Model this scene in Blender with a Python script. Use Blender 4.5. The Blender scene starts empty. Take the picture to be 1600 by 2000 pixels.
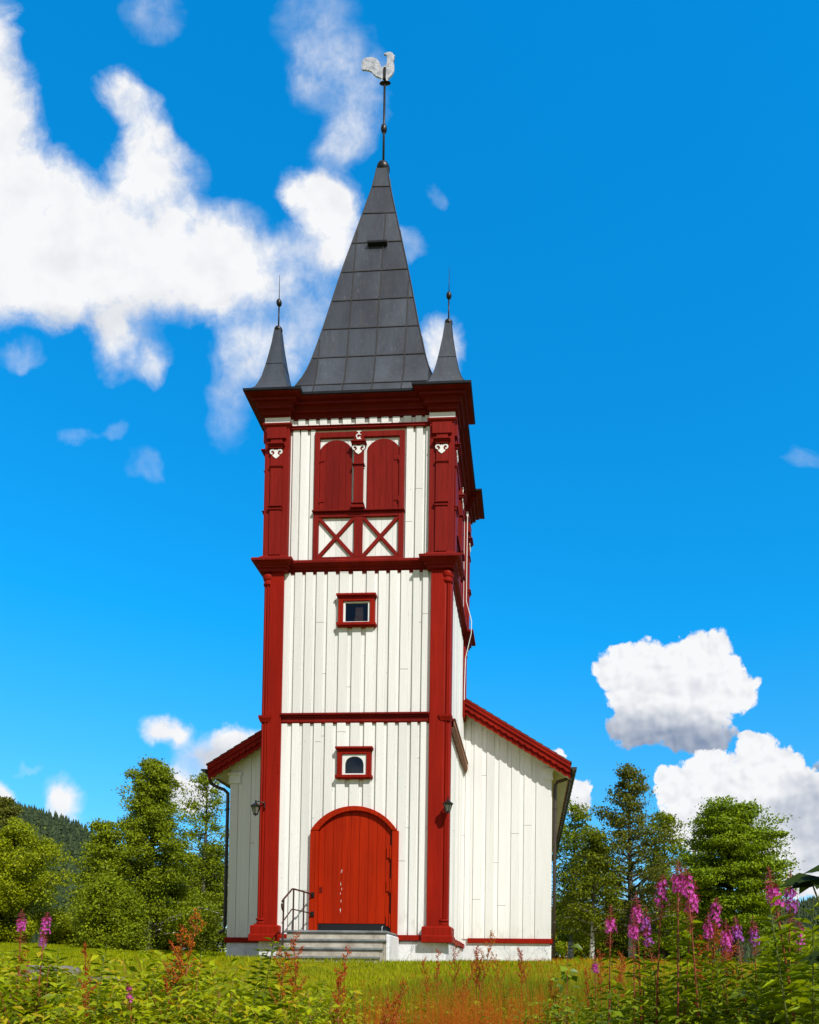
import bpy, math, random
import numpy as np
from mathutils import Vector, Matrix
R_ = math.radians
scene = bpy.context.scene
COL = scene.collection

# ------------------------------------------------------------------ camera
CAM = np.array([3.566, -15.247, 0.294])
F_PX, CX, CY = 1512.9, 940.8, 1846.7           # focal length and principal point of the shifted lens, 1600x2000 frame
RT = np.array([0.998047, 0.061443, 0.011308])
UP = np.array([-0.008965, -0.038271, 0.999227])
FW = np.array([-0.061828, 0.997377, 0.037645])
cd = bpy.data.cameras.new('camera'); cam = bpy.data.objects.new('camera', cd); COL.objects.link(cam)
cam.matrix_world = Matrix(((RT[0], UP[0], -FW[0], CAM[0]), (RT[1], UP[1], -FW[1], CAM[1]), (RT[2], UP[2], -FW[2], CAM[2]), (0, 0, 0, 1)))
cd.sensor_fit = 'VERTICAL'; cd.sensor_height = 36; cd.sensor_width = 28.8
cd.lens = F_PX/2000*36
cd.shift_x = (800-CX)/2000; cd.shift_y = (CY-1000)/2000
cd.clip_start = 0.05; cd.clip_end = 6000
scene.camera = cam
scene.view_settings.view_transform = 'Standard'; scene.view_settings.look = 'None'
scene.view_settings.gamma = 1; scene.view_settings.use_curve_mapping = False
scene.view_settings.exposure = 0.12

def ray(px, py): return FW+(px-CX)/F_PX*RT-(py-CY)/F_PX*UP
def at(px, py, Y):
    d = ray(px, py); t = (Y-CAM[1])/d[1]; return CAM+t*d

# ------------------------------------------------------------------ sun and sky
SUN = Vector((0.80, -1.0, 1.22)).normalized()
SUN_EL = math.asin(SUN.z); SUN_ROT = math.atan2(SUN.x, SUN.y)
sd = bpy.data.lights.new('sun', 'SUN'); sd.energy = 4.5; sd.angle = R_(0.53); sd.color = (1.0, 0.965, 0.915)
so = bpy.data.objects.new('sun', sd); COL.objects.link(so); so.rotation_euler = SUN.to_track_quat('Z', 'Y').to_euler(); so.location = (30, -40, 50)

W = bpy.data.worlds.new('World'); scene.world = W; W.use_nodes = True
class NT:
    def __init__(s, tree): s.t = tree; s.n = tree.nodes; s.l = tree.links
    def node(s, typ, **kw):
        n = s.n.new(typ)
        for k, v in kw.items(): setattr(n, k, v)
        return n
    def put(s, sock, v):
        if v is None: return
        if hasattr(v, 'is_output') or isinstance(v, bpy.types.NodeSocket): s.l.new(v, sock)
        else: sock.default_value = v
    def math(s, op, a, b=None, c=None, clamp=False):
        n = s.node('ShaderNodeMath', operation=op, use_clamp=clamp)
        for i, v in enumerate((a, b, c)): s.put(n.inputs[i], v) if v is not None else None
        return n.outputs[0]
    def vec(s, op, a, b=None, scale=None):
        n = s.node('ShaderNodeVectorMath', operation=op)
        s.put(n.inputs[0], a)
        if b is not None: s.put(n.inputs[1], b)
        if scale is not None: s.put(n.inputs['Scale'], scale)
        return n.outputs['Value'] if op in ('DOT_PRODUCT', 'LENGTH') else n.outputs[0]
    def rng(s, v, a, b, c=0., d=1., smooth=True):
        n = s.node('ShaderNodeMapRange', interpolation_type='SMOOTHSTEP' if smooth else 'LINEAR', clamp=True)
        s.put(n.inputs[0], v)
        for i, x in enumerate((a, b, c, d)): s.put(n.inputs[i+1], x)
        return n.outputs[0]
    def noise(s, v, scale, detail=4, rough=.55, out='Fac', dist=0., lac=2., dim='3D'):
        n = s.node('ShaderNodeTexNoise', noise_dimensions=dim); n.inputs['Scale'].default_value = scale; n.inputs['Detail'].default_value = detail
        n.inputs['Roughness'].default_value = rough; n.inputs['Distortion'].default_value = dist; n.inputs['Lacunarity'].default_value = lac
        if v is not None: s.l.new(v, n.inputs['Vector'])
        return n.outputs[out]
    def mix(s, f, a, b, blend='MIX'):
        n = s.node('ShaderNodeMix', data_type='RGBA', blend_type=blend)
        s.put(n.inputs[0], f); s.put(n.inputs[6], a); s.put(n.inputs[7], b)
        return n.outputs[2]
    def ramp(s, f, stops):
        n = s.node('ShaderNodeValToRGB'); e = n.color_ramp.elements
        while len(e) < len(stops): e.new(.5)
        for k, (p, c) in enumerate(stops): e[k].position = p; e[k].color = (*c, 1)
        s.put(n.inputs[0], f); return n.outputs[0]

def build_world():
    T = NT(W.node_tree); T.n.clear()
    out = T.node('ShaderNodeOutputWorld'); bg = T.node('ShaderNodeBackground'); T.l.new(bg.outputs[0], out.inputs[0])
    sky = T.node('ShaderNodeTexSky', sky_type='NISHITA'); sky.sun_disc = False
    sky.sun_elevation = SUN_EL; sky.sun_rotation = SUN_ROT
    sky.air_density = 1.0; sky.dust_density = 0.3; sky.ozone_density = 2.0; sky.altitude = 300
    d = T.node('ShaderNodeTexCoord').outputs['Generated']
    d = T.vec('NORMALIZE', d)
    sep = T.node('ShaderNodeSeparateXYZ'); T.l.new(d, sep.inputs[0]); el = sep.outputs[2]
    fz = T.vec('DOT_PRODUCT', d, tuple(FW)); fr = T.vec('DOT_PRODUCT', d, tuple(RT)); fu = T.vec('DOT_PRODUCT', d, tuple(UP))
    # deep summer blue ahead of the camera, paling towards the horizon
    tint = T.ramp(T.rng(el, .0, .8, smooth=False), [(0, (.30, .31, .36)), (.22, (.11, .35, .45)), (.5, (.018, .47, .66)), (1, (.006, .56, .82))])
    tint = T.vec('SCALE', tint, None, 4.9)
    tint = T.mix(T.rng(fz, .1, .5), (.62, .72, .82, 1), tint)  # paler sky outside the view, added to neutralise the light in the shade
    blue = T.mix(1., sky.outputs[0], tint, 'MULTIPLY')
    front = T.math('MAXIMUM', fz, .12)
    # clouds are laid out on the celestial sphere, on the plane tangent to it towards the church
    X = T.math('MULTIPLY_ADD', T.math('DIVIDE', fr, front), F_PX/100, CX/100)
    Y = T.math('MULTIPLY_ADD', T.math('DIVIDE', fu, front), -F_PX/100, CY/100)
    cmb = T.node('ShaderNodeCombineXYZ'); T.l.new(X, cmb.inputs[0]); T.l.new(Y, cmb.inputs[1]); p0 = cmb.outputs[0]
    def warp(p, sc, amp, det):
        c = T.noise(p, sc, det, .6, 'Color', dim='2D'); c = T.vec('SUBTRACT', c, (.5, .5, .5)); c = T.vec('MULTIPLY', c, (amp, amp, 0)); return T.vec('ADD', p, c)
    def field(p, blobs, a=1.35, b=.25):
        acc = None                                        # soft union: 1 - prod(1 - v)
        for (cx, cy, rx, ry, w) in blobs:
            q = T.vec('SUBTRACT', p, (cx/100, cy/100, 0)); q = T.vec('MULTIPLY', q, (100/rx, 100/ry, 0))
            v = T.rng(T.vec('LENGTH', q), a, b, 1, 1-w)
            acc = v if acc is None else T.math('MULTIPLY', acc, v)
        return T.math('SUBTRACT', 1., acc)
    soft = [(30, 490, 190, 150, .95), (220, 500, 200, 135, .95), (390, 510, 150, 105, .95), (460, 560, 90, 70, .7), (-10, 250, 75, 190, .95), (-10, 60, 50, 80, .75), (60, 380, 110, 90, .9),
            (245, 185, 50, 50, .72), (280, 250, 55, 70, .75), (310, 340, 95, 85, .85), (215, 650, 50, 70, .62), (95, 590, 190, 60, .7), (260, 690, 70, 60, .34), (290, 720, 30, 40, .3),
            (630, 50, 95, 130, .32), (690, 190, 70, 130, .36), (600, 130, 40, 80, .25), (680, 280, 60, 60, .4), (600, 370, 60, 50, .75), (640, 400, 70, 75, .85), (640, 470, 85, 55, .8), (600, 600, 65, 110, .38), (540, 520, 55, 70, .38),
            (510, 690, 90, 80, .60), (450, 780, 55, 80, .28), (460, 850, 50, 50, .10), (785, 480, 45, 34, .28), (850, 670, 45, 70, .8), (30, 705, 52, 28, .26), (300, 30, 68, 60, .28),
            (325, 1425, 55, 28, .9), (445, 1462, 90, 44, .85), (128, 1570, 46, 50, .8), (-2, 1560, 30, 40, .9), (375, 1535, 75, 50, 1.0), (470, 1430, 50, 26, .7),
            (850, 392, 24, 22, .22), (1575, 890, 40, 26, .18), (285, 910, 38, 34, .24), (150, 860, 44, 26, .22), (220, 850, 28, 24, .2), (60, 1500, 44, 12, .22)]
    # two heaps of cumulus at the right: the upper one with a flat grey base, the lower one in front of it
    heap_up = [(1208, 1300, 66, 60, 1.0), (1290, 1310, 82, 72, 1.0), (1382, 1282, 74, 70, 1.0), (1440, 1345, 58, 58, 1.0), (1330, 1360, 125, 70, 1.0), (1232, 1372, 56, 44, .85), (1275, 1425, 120, 50, .95), (1375, 1432, 90, 52, .95), (1130, 1560, 34, 56, 1.0), (1092, 1478, 20, 20, .8), (1610, 1500, 60, 30, .65)]
    heap_low = [(1318, 1538, 58, 56, 1.0), (1392, 1508, 70, 64, 1.0), (1474, 1474, 62, 58, 1.0), (1538, 1522, 72, 70, 1.0), (1450, 1585, 150, 90, 1.0), (1590, 1612, 110, 100, 1.0), (1570, 1700, 170, 70, 1.0), (1360, 1620, 100, 60, .9)]
    shade_up = [(1290, 1455, 170, 58, 1.0), (1390, 1465, 100, 56, 1.0), (1215, 1425, 70, 40, .8), (1330, 1395, 90, 26, .3), (1610, 1500, 70, 34, .9), (1130, 1600, 40, 40, .3)]
    shade_low = [(1605, 1600, 105, 85, .8), (1490, 1590, 100, 36, .5), (1560, 1530, 40, 24, .3), (1580, 1690, 70, 30, .45), (1380, 1600, 70, 40, .25)]
    shade_soft = [(440, 1485, 110, 45, .8), (350, 1555, 90, 30, .35), (150, 640, 240, 50, .45), (490, 750, 110, 50, .3), (330, 600, 120, 40, .3)]
    ps = warp(warp(p0, .5, .9, 2), 2.2, .42, 6)
    st = T.vec('MULTIPLY', p0, (1.0, .85, 1)); wis = T.noise(warp(st, 1.2, .30, 2), 1.9, 9, .62, dim='2D')
    fsoft = field(ps, soft)
    fs = T.math('MULTIPLY_ADD', T.math('SUBTRACT', wis, .5), T.rng(fsoft, .0, .5, 0, 1.0), T.math('MULTIPLY', fsoft, 1.28))
    a_s = T.math('POWER', T.rng(fs, .08, 1.02, smooth=False), 1.3)
    ph = warp(warp(p0, 1.0, .34, 2), 5., .10, 5)
    def billow(p, det, sc):
        v1 = T.node('ShaderNodeTexVoronoi', feature='SMOOTH_F1', voronoi_dimensions='2D'); v1.inputs['Scale'].default_value = sc; v1.inputs['Detail'].default_value = det; v1.inputs['Roughness'].default_value = .55; v1.inputs['Lacunarity'].default_value = 2.3; v1.inputs['Smoothness'].default_value = .35
        T.l.new(p, v1.inputs['Vector']); return v1.outputs['Distance']
    bl = billow(ph, 3., 2.1); pl_ = warp(p0, 1.0, .25, 2); bl1 = billow(pl_, 1., 2.6); bl2 = billow(T.vec('ADD', pl_, (.08, -.13, 0)), 1., 2.6)
    fine = T.noise(p0, 5., 6, .6, dim='2D')
    lump = T.math('ADD', T.math('MULTIPLY', T.math('SUBTRACT', .52, bl), .42), T.math('MULTIPLY', T.math('SUBTRACT', fine, .5), .26))
    a_up = T.rng(T.math('ADD', lump, field(ph, heap_up, 1.3, .35)), .38, .62)
    a_low = T.rng(T.math('ADD', lump, field(ph, heap_low, 1.3, .35)), .40, .58)
    # unseen cloud added behind the camera and overhead, to whiten the fill light
    fill_cloud = T.rng(T.noise(T.vec('MULTIPLY', d, (1., 1., 2.2)), 2.6, 5, .6), .46, .62)
    fill_cloud = T.math('MULTIPLY', fill_cloud, T.rng(fz, .40, .20))
    alpha = T.math('MAXIMUM', a_s, fill_cloud, clamp=True)
    # self shading of the clouds: grey bases, lit billows
    bump = T.math('MULTIPLY', T.math('SUBTRACT', bl2, bl1), .22)
    psh = warp(p0, 1.3, .42, 3); broad = T.math('MULTIPLY', T.math('SUBTRACT', T.noise(p0, 1.3, 4, .5, dim='2D'), .5), .42)
    def layer(under, a, shade, k, bmp):
        lum = T.math('MULTIPLY_ADD', field(psh, shade, 1.25, .3), -k, .98)
        if bmp: lum = T.math('ADD', lum, bump)
        lum = T.math('ADD', lum, broad, clamp=True)
        return T.mix(a, under, T.mix(lum, (2.3, 3.2, 5.0, 1), (11.5, 11.6, 11.8, 1)))
    colr = layer(blue, alpha, shade_soft, .5, False)
    colr = layer(colr, a_up, shade_up, .78, True)
    colr = layer(colr, a_low, shade_low, .62, True)
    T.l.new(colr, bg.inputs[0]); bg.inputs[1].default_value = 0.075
build_world()

# ------------------------------------------------------------------ materials
def mat(name, base, rough=.6, var=.12, vscale=3., spec=.4, metal=0., bump=0., bscale=40., col2=None, streak=False, island=0., trans=0., stretch=(1, 1, 1), coat=0.):
    m = bpy.data.materials.new(name); m.use_nodes = True
    T = NT(m.node_tree); b = T.n['Principled BSDF']
    co = T.node('ShaderNodeTexCoord').outputs['Object']
    v = T.vec('MULTIPLY', co, (1, 1, .12)) if streak else T.vec('MULTIPLY', co, stretch)
    nz = T.noise(v, vscale, 6, .6)
    c2 = col2 if col2 is not None else tuple(x*(1-2*var) for x in base)
    f = T.rng(nz, .3, .72)
    c = T.mix(f, (*c2, 1), (*base, 1))
    if island:
        g = T.node('ShaderNodeNewGeometry').outputs['Random Per Island']
        k = T.math('MULTIPLY_ADD', g, island*2, 1-island)
        cv = T.node('ShaderNodeCombineXYZ')
        for i in range(3): T.l.new(k, cv.inputs[i])
        c = T.mix(1., c, cv.outputs[0], 'MULTIPLY')
    T.l.new(c, b.inputs['Base Color'])
    b.inputs['Roughness'].default_value = rough; b.inputs['Specular IOR Level'].default_value = spec; b.inputs['Metallic'].default_value = metal
    if coat: b.inputs['Coat Weight'].default_value = coat
    if bump:
        bn = T.node('ShaderNodeBump'); bn.inputs['Strength'].default_value = bump; bn.inputs['Distance'].default_value = .01
        T.l.new(T.noise(v, bscale, 5, .65), bn.inputs['Height']); T.l.new(bn.outputs[0], b.inputs['Normal'])
    m['T'] = 1
    return m
def leafmat(name, c1, c2, trans=.35, rough=.45, c3=None, patch=0):
    """foliage: two tones picked per leaf, light passing through"""
    m = bpy.data.materials.new(name); m.use_nodes = True
    T = NT(m.node_tree); b = T.n['Principled BSDF']; out = T.n['Material Output']
    g = T.node('ShaderNodeNewGeometry').outputs['Random Per Island']
    stops = [(0, c2), (1, c1)] if c3 is None else [(0, c2), (.8, c1), (.97, c3)]
    c = T.ramp(g, stops)
    if patch:
        co = T.node('ShaderNodeTexCoord').outputs['Object']
        c = T.mix(T.rng(T.noise(co, .9, 4, .65), .40, .66, 0, patch), c, (c2[0]*.55, c2[1]*.75, c2[2], 1))
    T.l.new(c, b.inputs['Base Color']); b.inputs['Roughness'].default_value = rough; b.inputs['Specular IOR Level'].default_value = .12
    tr = T.node('ShaderNodeBsdfTranslucent'); T.l.new(T.mix(1., c, (1.5, 1.35, .5, 1), 'MULTIPLY'), tr.inputs[0])
    mx = T.node('ShaderNodeMixShader'); mx.inputs[0].default_value = trans
    T.l.new(b.outputs[0], mx.inputs[1]); T.l.new(tr.outputs[0], mx.inputs[2]); T.l.new(mx.outputs[0], out.inputs[0])
    return m
def glassmat():
    m = bpy.data.materials.new('window glass'); m.use_nodes = True
    T = NT(m.node_tree); out = T.n['Material Output']
    tr = T.node('ShaderNodeBsdfTransparent'); tr.inputs[0].default_value = (.80, .83, .85, 1)
    gl = T.node('ShaderNodeBsdfGlossy'); gl.inputs['Roughness'].default_value = .03; gl.inputs[0].default_value = (.9, .95, 1, 1)
    mx = T.node('ShaderNodeMixShader'); fr = T.node('ShaderNodeFresnel'); fr.inputs[0].default_value = 1.5
    T.l.new(fr.outputs[0], mx.inputs[0]); T.l.new(tr.outputs[0], mx.inputs[1]); T.l.new(gl.outputs[0], mx.inputs[2]); T.l.new(mx.outputs[0], out.inputs[0])
    return m
def wallmat():
    """white painted boards with faint weathering runs, nail spots and dirt"""
    m = mat('white painted boards', (.79, .785, .75), .55, .06, 1.2, .25, bump=.4, bscale=26, streak=True, island=.085)
    T = NT(m.node_tree); b = T.n['Principled BSDF']; lk = b.inputs['Base Color'].links[0].from_socket
    co = T.node('ShaderNodeTexCoord').outputs['Object']
    spots = T.rng(T.noise(T.vec('MULTIPLY', co, (1, 1, .8)), 30, 2, .5), .72, .76)
    runs = T.rng(T.noise(T.vec('MULTIPLY', co, (9, 9, .35)), 1.6, 6, .7), .50, .82, 0, .34)
    c = T.mix(runs, lk, (.52, .49, .40, 1)); c = T.mix(T.math('MULTIPLY', spots, .6), c, (.30, .24, .17, 1))
    g = T.node('ShaderNodeNewGeometry').outputs['Random Per Island']; sz = T.node('ShaderNodeSeparateXYZ'); T.l.new(co, sz.inputs[0])
    jz = T.math('ABSOLUTE', T.math('SUBTRACT', sz.outputs[2], T.math('MULTIPLY_ADD', T.math('FRACT', T.math('MULTIPLY', g, 7.31)), 11., 1.2)))
    c = T.mix(T.rng(jz, .010, .005, 0, .65), c, (.16, .15, .12, 1))
    low = T.math('MULTIPLY', T.rng(sz.outputs[2], 1.9, 1.05, 0, .5), T.rng(T.noise(T.vec('MULTIPLY', co, (6, 6, 2)), 1.5, 5, .7), .42, .7))
    c = T.mix(low, c, (.46, .43, .33, 1))
    T.l.new(c, b.inputs['Base Color']); return m
def redmat(name, base, dark, rough):
    m = mat(name, base, rough, .1, 2.0, .08, bump=.35, bscale=30, col2=dark, streak=True, island=.07)
    T = NT(m.node_tree); b = T.n['Principled BSDF']; lk = b.inputs['Base Color'].links[0].from_socket
    co = T.node('ShaderNodeTexCoord').outputs['Object']
    grain = T.rng(T.noise(T.vec('MULTIPLY', co, (18, 18, .8)), 1.5, 6, .7),   .42, .8, 0, .75)
    c = T.mix(grain, lk, (*[x*.55 for x in dark], 1))
    fade = T.rng(T.noise(T.vec('MULTIPLY', co, (30, 30, 2.5)), 1.3, 4, .6), .70, .82, 0, .30)
    c = T.mix(fade, c, (.46, .12, .08, 1))
    chip = T.rng(T.noise(T.vec('MULTIPLY', co, (42, 42, 7)), 1.0, 5, .65), .735, .76, 0, .55)
    c = T.mix(chip, c, (.48, .30, .25, 1))
    big = T.rng(T.noise(T.vec('MULTIPLY', co, (2, 2, .5)), 1.0, 4, .6), .35, .7, 0, .35)
    c = T.mix(big, c, (*[x*.62 for x in dark], 1))
    T.l.new(c, b.inputs['Base Color']); return m
def zincmat():
    m = mat('grey zinc sheet', (.050, .059, .074), .40, .2, 2.5, .6, metal=.0, col2=(.027, .031, .039), streak=True, bump=.12, bscale=8)
    T = NT(m.node_tree); b = T.n['Principled BSDF']; lk = b.inputs['Base Color'].links[0].from_socket
    co = T.node('ShaderNodeTexCoord').outputs['Object']
    rust = T.rng(T.noise(T.vec('MULTIPLY', co, (5, 5, .5)), 1.4, 6, .7), .54, .75, 0, .6)
    pale = T.rng(T.noise(T.vec('MULTIPLY', co, (22, 22, .8)), 1.2, 5, .7), .52, .78, 0, .55)
    c = T.mix(rust, lk, (.062, .046, .032, 1)); c = T.mix(pale, c, (.15, .15, .152, 1))
    g = T.node('ShaderNodeNewGeometry').outputs['Random Per Island']
    k = T.math('MULTIPLY_ADD', g, .5, .75); cv = T.node('ShaderNodeCombineXYZ')
    for i in range(3): T.l.new(k, cv.inputs[i])
    T.l.new(T.mix(1., c, cv.outputs[0], 'MULTIPLY'), b.inputs['Base Color']); return m
def stonemat(name, base, dark, crack=True):
    m = mat(name, base, .85, .1, 4, .25, bump=.7, bscale=14, col2=dark)
    T = NT(m.node_tree); b = T.n['Principled BSDF']; lk = b.inputs['Base Color'].links[0].from_socket
    co = T.node('ShaderNodeTexCoord').outputs['Object']
    sp = T.rng(T.noise(co, 30, 3, .6), .62, .72, 0, .5)
    st = T.rng(T.noise(T.vec('MULTIPLY', co, (6, 6, .7)), 1.2, 5, .7), .52, .8, 0, .6)
    c = T.mix(st, lk, (.30, .27, .20, 1)); c = T.mix(sp, c, (.22, .22, .20, 1))
    if crack:
        v = T.node('ShaderNodeTexVoronoi', feature='DISTANCE_TO_EDGE'); v.inputs['Scale'].default_value = 1.5
        T.l.new(T.vec('ADD', co, T.vec('MULTIPLY', T.noise(co, 3, 3, .5, 'Color'), (.25, .25, .25))), v.inputs['Vector'])
        ck = T.rng(v.outputs['Distance'], .008, .002, 0, .75); c = T.mix(ck, c, (.18, .22, .22, 1))
    T.l.new(c, b.inputs['Base Color']); return m
def birchmat():
    m = mat('birch bark', (.62, .60, .55), .8, .1, 5, .2, bump=.4, bscale=20)
    T = NT(m.node_tree); b = T.n['Principled BSDF']; lk = b.inputs['Base Color'].links[0].from_socket
    co = T.node('ShaderNodeTexCoord').outputs['Object']
    bl = T.rng(T.noise(T.vec('MULTIPLY', co, (2, 2, 9)), 2.2, 4, .6), .52, .60)
    sp = T.node('ShaderNodeSeparateXYZ'); T.l.new(co, sp.inputs[0])          # only the foot of an old birch is white
    bl = T.math('MAXIMUM', bl, T.rng(T.math('ADD', sp.outputs[2], T.noise(co, 3, 2, .5)), 1.9, 3.1, 0, .92))
    T.l.new(T.mix(bl, lk, (.05, .043, .035, 1)), b.inputs['Base Color']); return m
M = {}
M['white'] = wallmat()
M['cream'] = mat('cream soffit paint', (.62, .58, .37), .55, .06, 2, .3, bump=.15)
M['whitetrim'] = mat('white trim paint', (.80, .80, .77), .5, .05, 6, .4, bump=.2, bscale=50)
M['red'] = redmat('oxide red paint', (.235, .013, .008), (.165, .009, .006), .50)
M['redlow'] = redmat('warm red paint', (.315, .012, .003), (.225, .008, .003), .52)
M['door'] = redmat('door red paint', (.42, .021, .001), (.33, .015, .001), .55)
M['reddark'] = redmat('dull red paint', (.185, .012, .008), (.13, .009, .006), .5)
M['zinc'] = zincmat()
M['seam'] = mat('dull sheet seam', (.030, .027, .025), .6, .2, 8, .4)
M['flash'] = mat('dark metal flashing', (.022, .022, .025), .4, .2, 8, .5, metal=.4)
M['iron'] = mat('dark iron', (.018, .014, .012), .42, .2, 12, .5, metal=.3)
M['rail'] = mat('brown painted iron', (.060, .026, .018), .4, .2, 14, .5)
M['pipe'] = mat('dark gutter metal', (.050, .046, .040), .38, .15, 8, .5, metal=.35)
M['pipebrown'] = mat('brown downpipe', (.075, .052, .040), .38, .15, 8, .5, metal=.2)
M['silver'] = mat('weathered silver plate', (.66, .66, .68), .5, .25, 9, .6, metal=.35, bump=.6, bscale=22, col2=(.30, .32, .35))
M['glass'] = glassmat()
M['lampglass'] = mat('pale lamp glass', (.13, .135, .12), .12, .05, 8, .6)
M['found'] = stonemat('whitewashed foundation', (.76, .76, .76), (.60, .61, .62))
M['steps'] = stonemat('worn concrete', (.50, .46, .38), (.30, .26, .20), False)
M['slab'] = stonemat('grey slate tread', (.22, .24, .23), (.12, .13, .125), False)
M['black'] = mat('unlit black', (.006, .007, .008), .5, .1)  # flat black for the unlit tower inside and the door gap
M['wood'] = mat('bare brown wood', (.27, .115, .045), .6, .15, 6, .3, bump=.3, streak=False)
M['postwood'] = mat('worn reddish beam', (.62, .21, .13), .7, .25, 9, .2, col2=(.50, .36, .28))
M['rock'] = stonemat('grey field stone', (.22, .19, .175), (.11, .095, .085), False)
M['roofslate'] = mat('dark roof slate', (.05, .052, .058), .6, .2, 6, .4, island=.15)
M['bark'] = mat('dark bark', (.055, .045, .036), .9, .2, 8, .2, bump=.6, bscale=20)
M['birch'] = birchmat()
M['lf_birch'] = leafmat('birch leaves', (.300, .370, .010), (.085, .118, .006), .34)
M['lf_bright'] = leafmat('bright willow leaves', (.40, .45, .008), (.12, .155, .006), .36)
M['lf_dark'] = leafmat('alder leaves', (.220, .260, .008), (.065, .090, .006), .35)
M['lf_maple'] = leafmat('maple leaves', (.290, .400, .008), (.070, .120, .006), .30)
M['lf_blue'] = leafmat('cool birch leaves', (.215, .225, .022), (.070, .085, .014), .38)
M['lf_rasp'] = leafmat('raspberry leaves', (.46, .53, .010), (.11, .16, .006), .46, .42, (.50, .38, .02))
M['lf_under'] = leafmat('dark undergrowth leaves', (.26, .33, .010), (.07, .11, .006), .38, .42)
M['lf_shoot'] = leafmat('willowherb leaves', (.33, .42, .012), (.12, .18, .008), .40, .42)
M['lf_sap'] = leafmat('sapling leaves', (.26, .36, .02), (.10, .16, .012), .38, .3)
M['lf_grape'] = leafmat('large dark leaves', (.030, .055, .006), (.018, .034, .005), .25, .7)
M['stem_red'] = mat('red stem', (.30, .065, .025), .5, .2, 10, .3)
M['stem_green'] = mat('green stem', (.12, .14, .02), .5, .2, 10, .3)
M['petal'] = leafmat('magenta petals', (.74, .13, .56), (.54, .06, .44), .4, .5)
M['petal_blue'] = leafmat('violet petals', (.42, .16, .66), (.42, .06, .40), .4, .5)
M['bud'] = leafmat('dark red buds', (.34, .05, .09), (.20, .03, .05), .25, .5)
M['pod'] = leafmat('red seed pods', (.38, .075, .05), (.24, .05, .03), .25, .5)
M['rust'] = leafmat('rust seed heads', (.52, .105, .012), (.34, .045, .010), .35, .6)
M['orange'] = leafmat('orange seed heads', (.56, .20, .012), (.42, .10, .010), .35, .6)
M['lawn'] = leafmat('lawn blades', (.420, .440, .002), (.230, .270, .002), .40, .6, patch=.55)
M['tallgrass'] = leafmat('tall grass blades', (.370, .370, .008), (.150, .185, .006), .40, .6, patch=.5)
M['rustgrass'] = leafmat('rust coloured grass heads', (.52, .120, .010), (.36, .12, .010), .40, .6)
M['spruce'] = leafmat('spruce needles', (.062, .088, .034), (.022, .040, .020), .15, .8)
M['ground'] = mat('turf', (.24, .23, .004), .95, .2, 2.2, .05, col2=(.15, .145, .005), bump=.8, bscale=30)
M['hill'] = mat('forest floor', (.040, .055, .018), .95, .2, .05, .1, col2=(.022, .034, .012))

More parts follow.
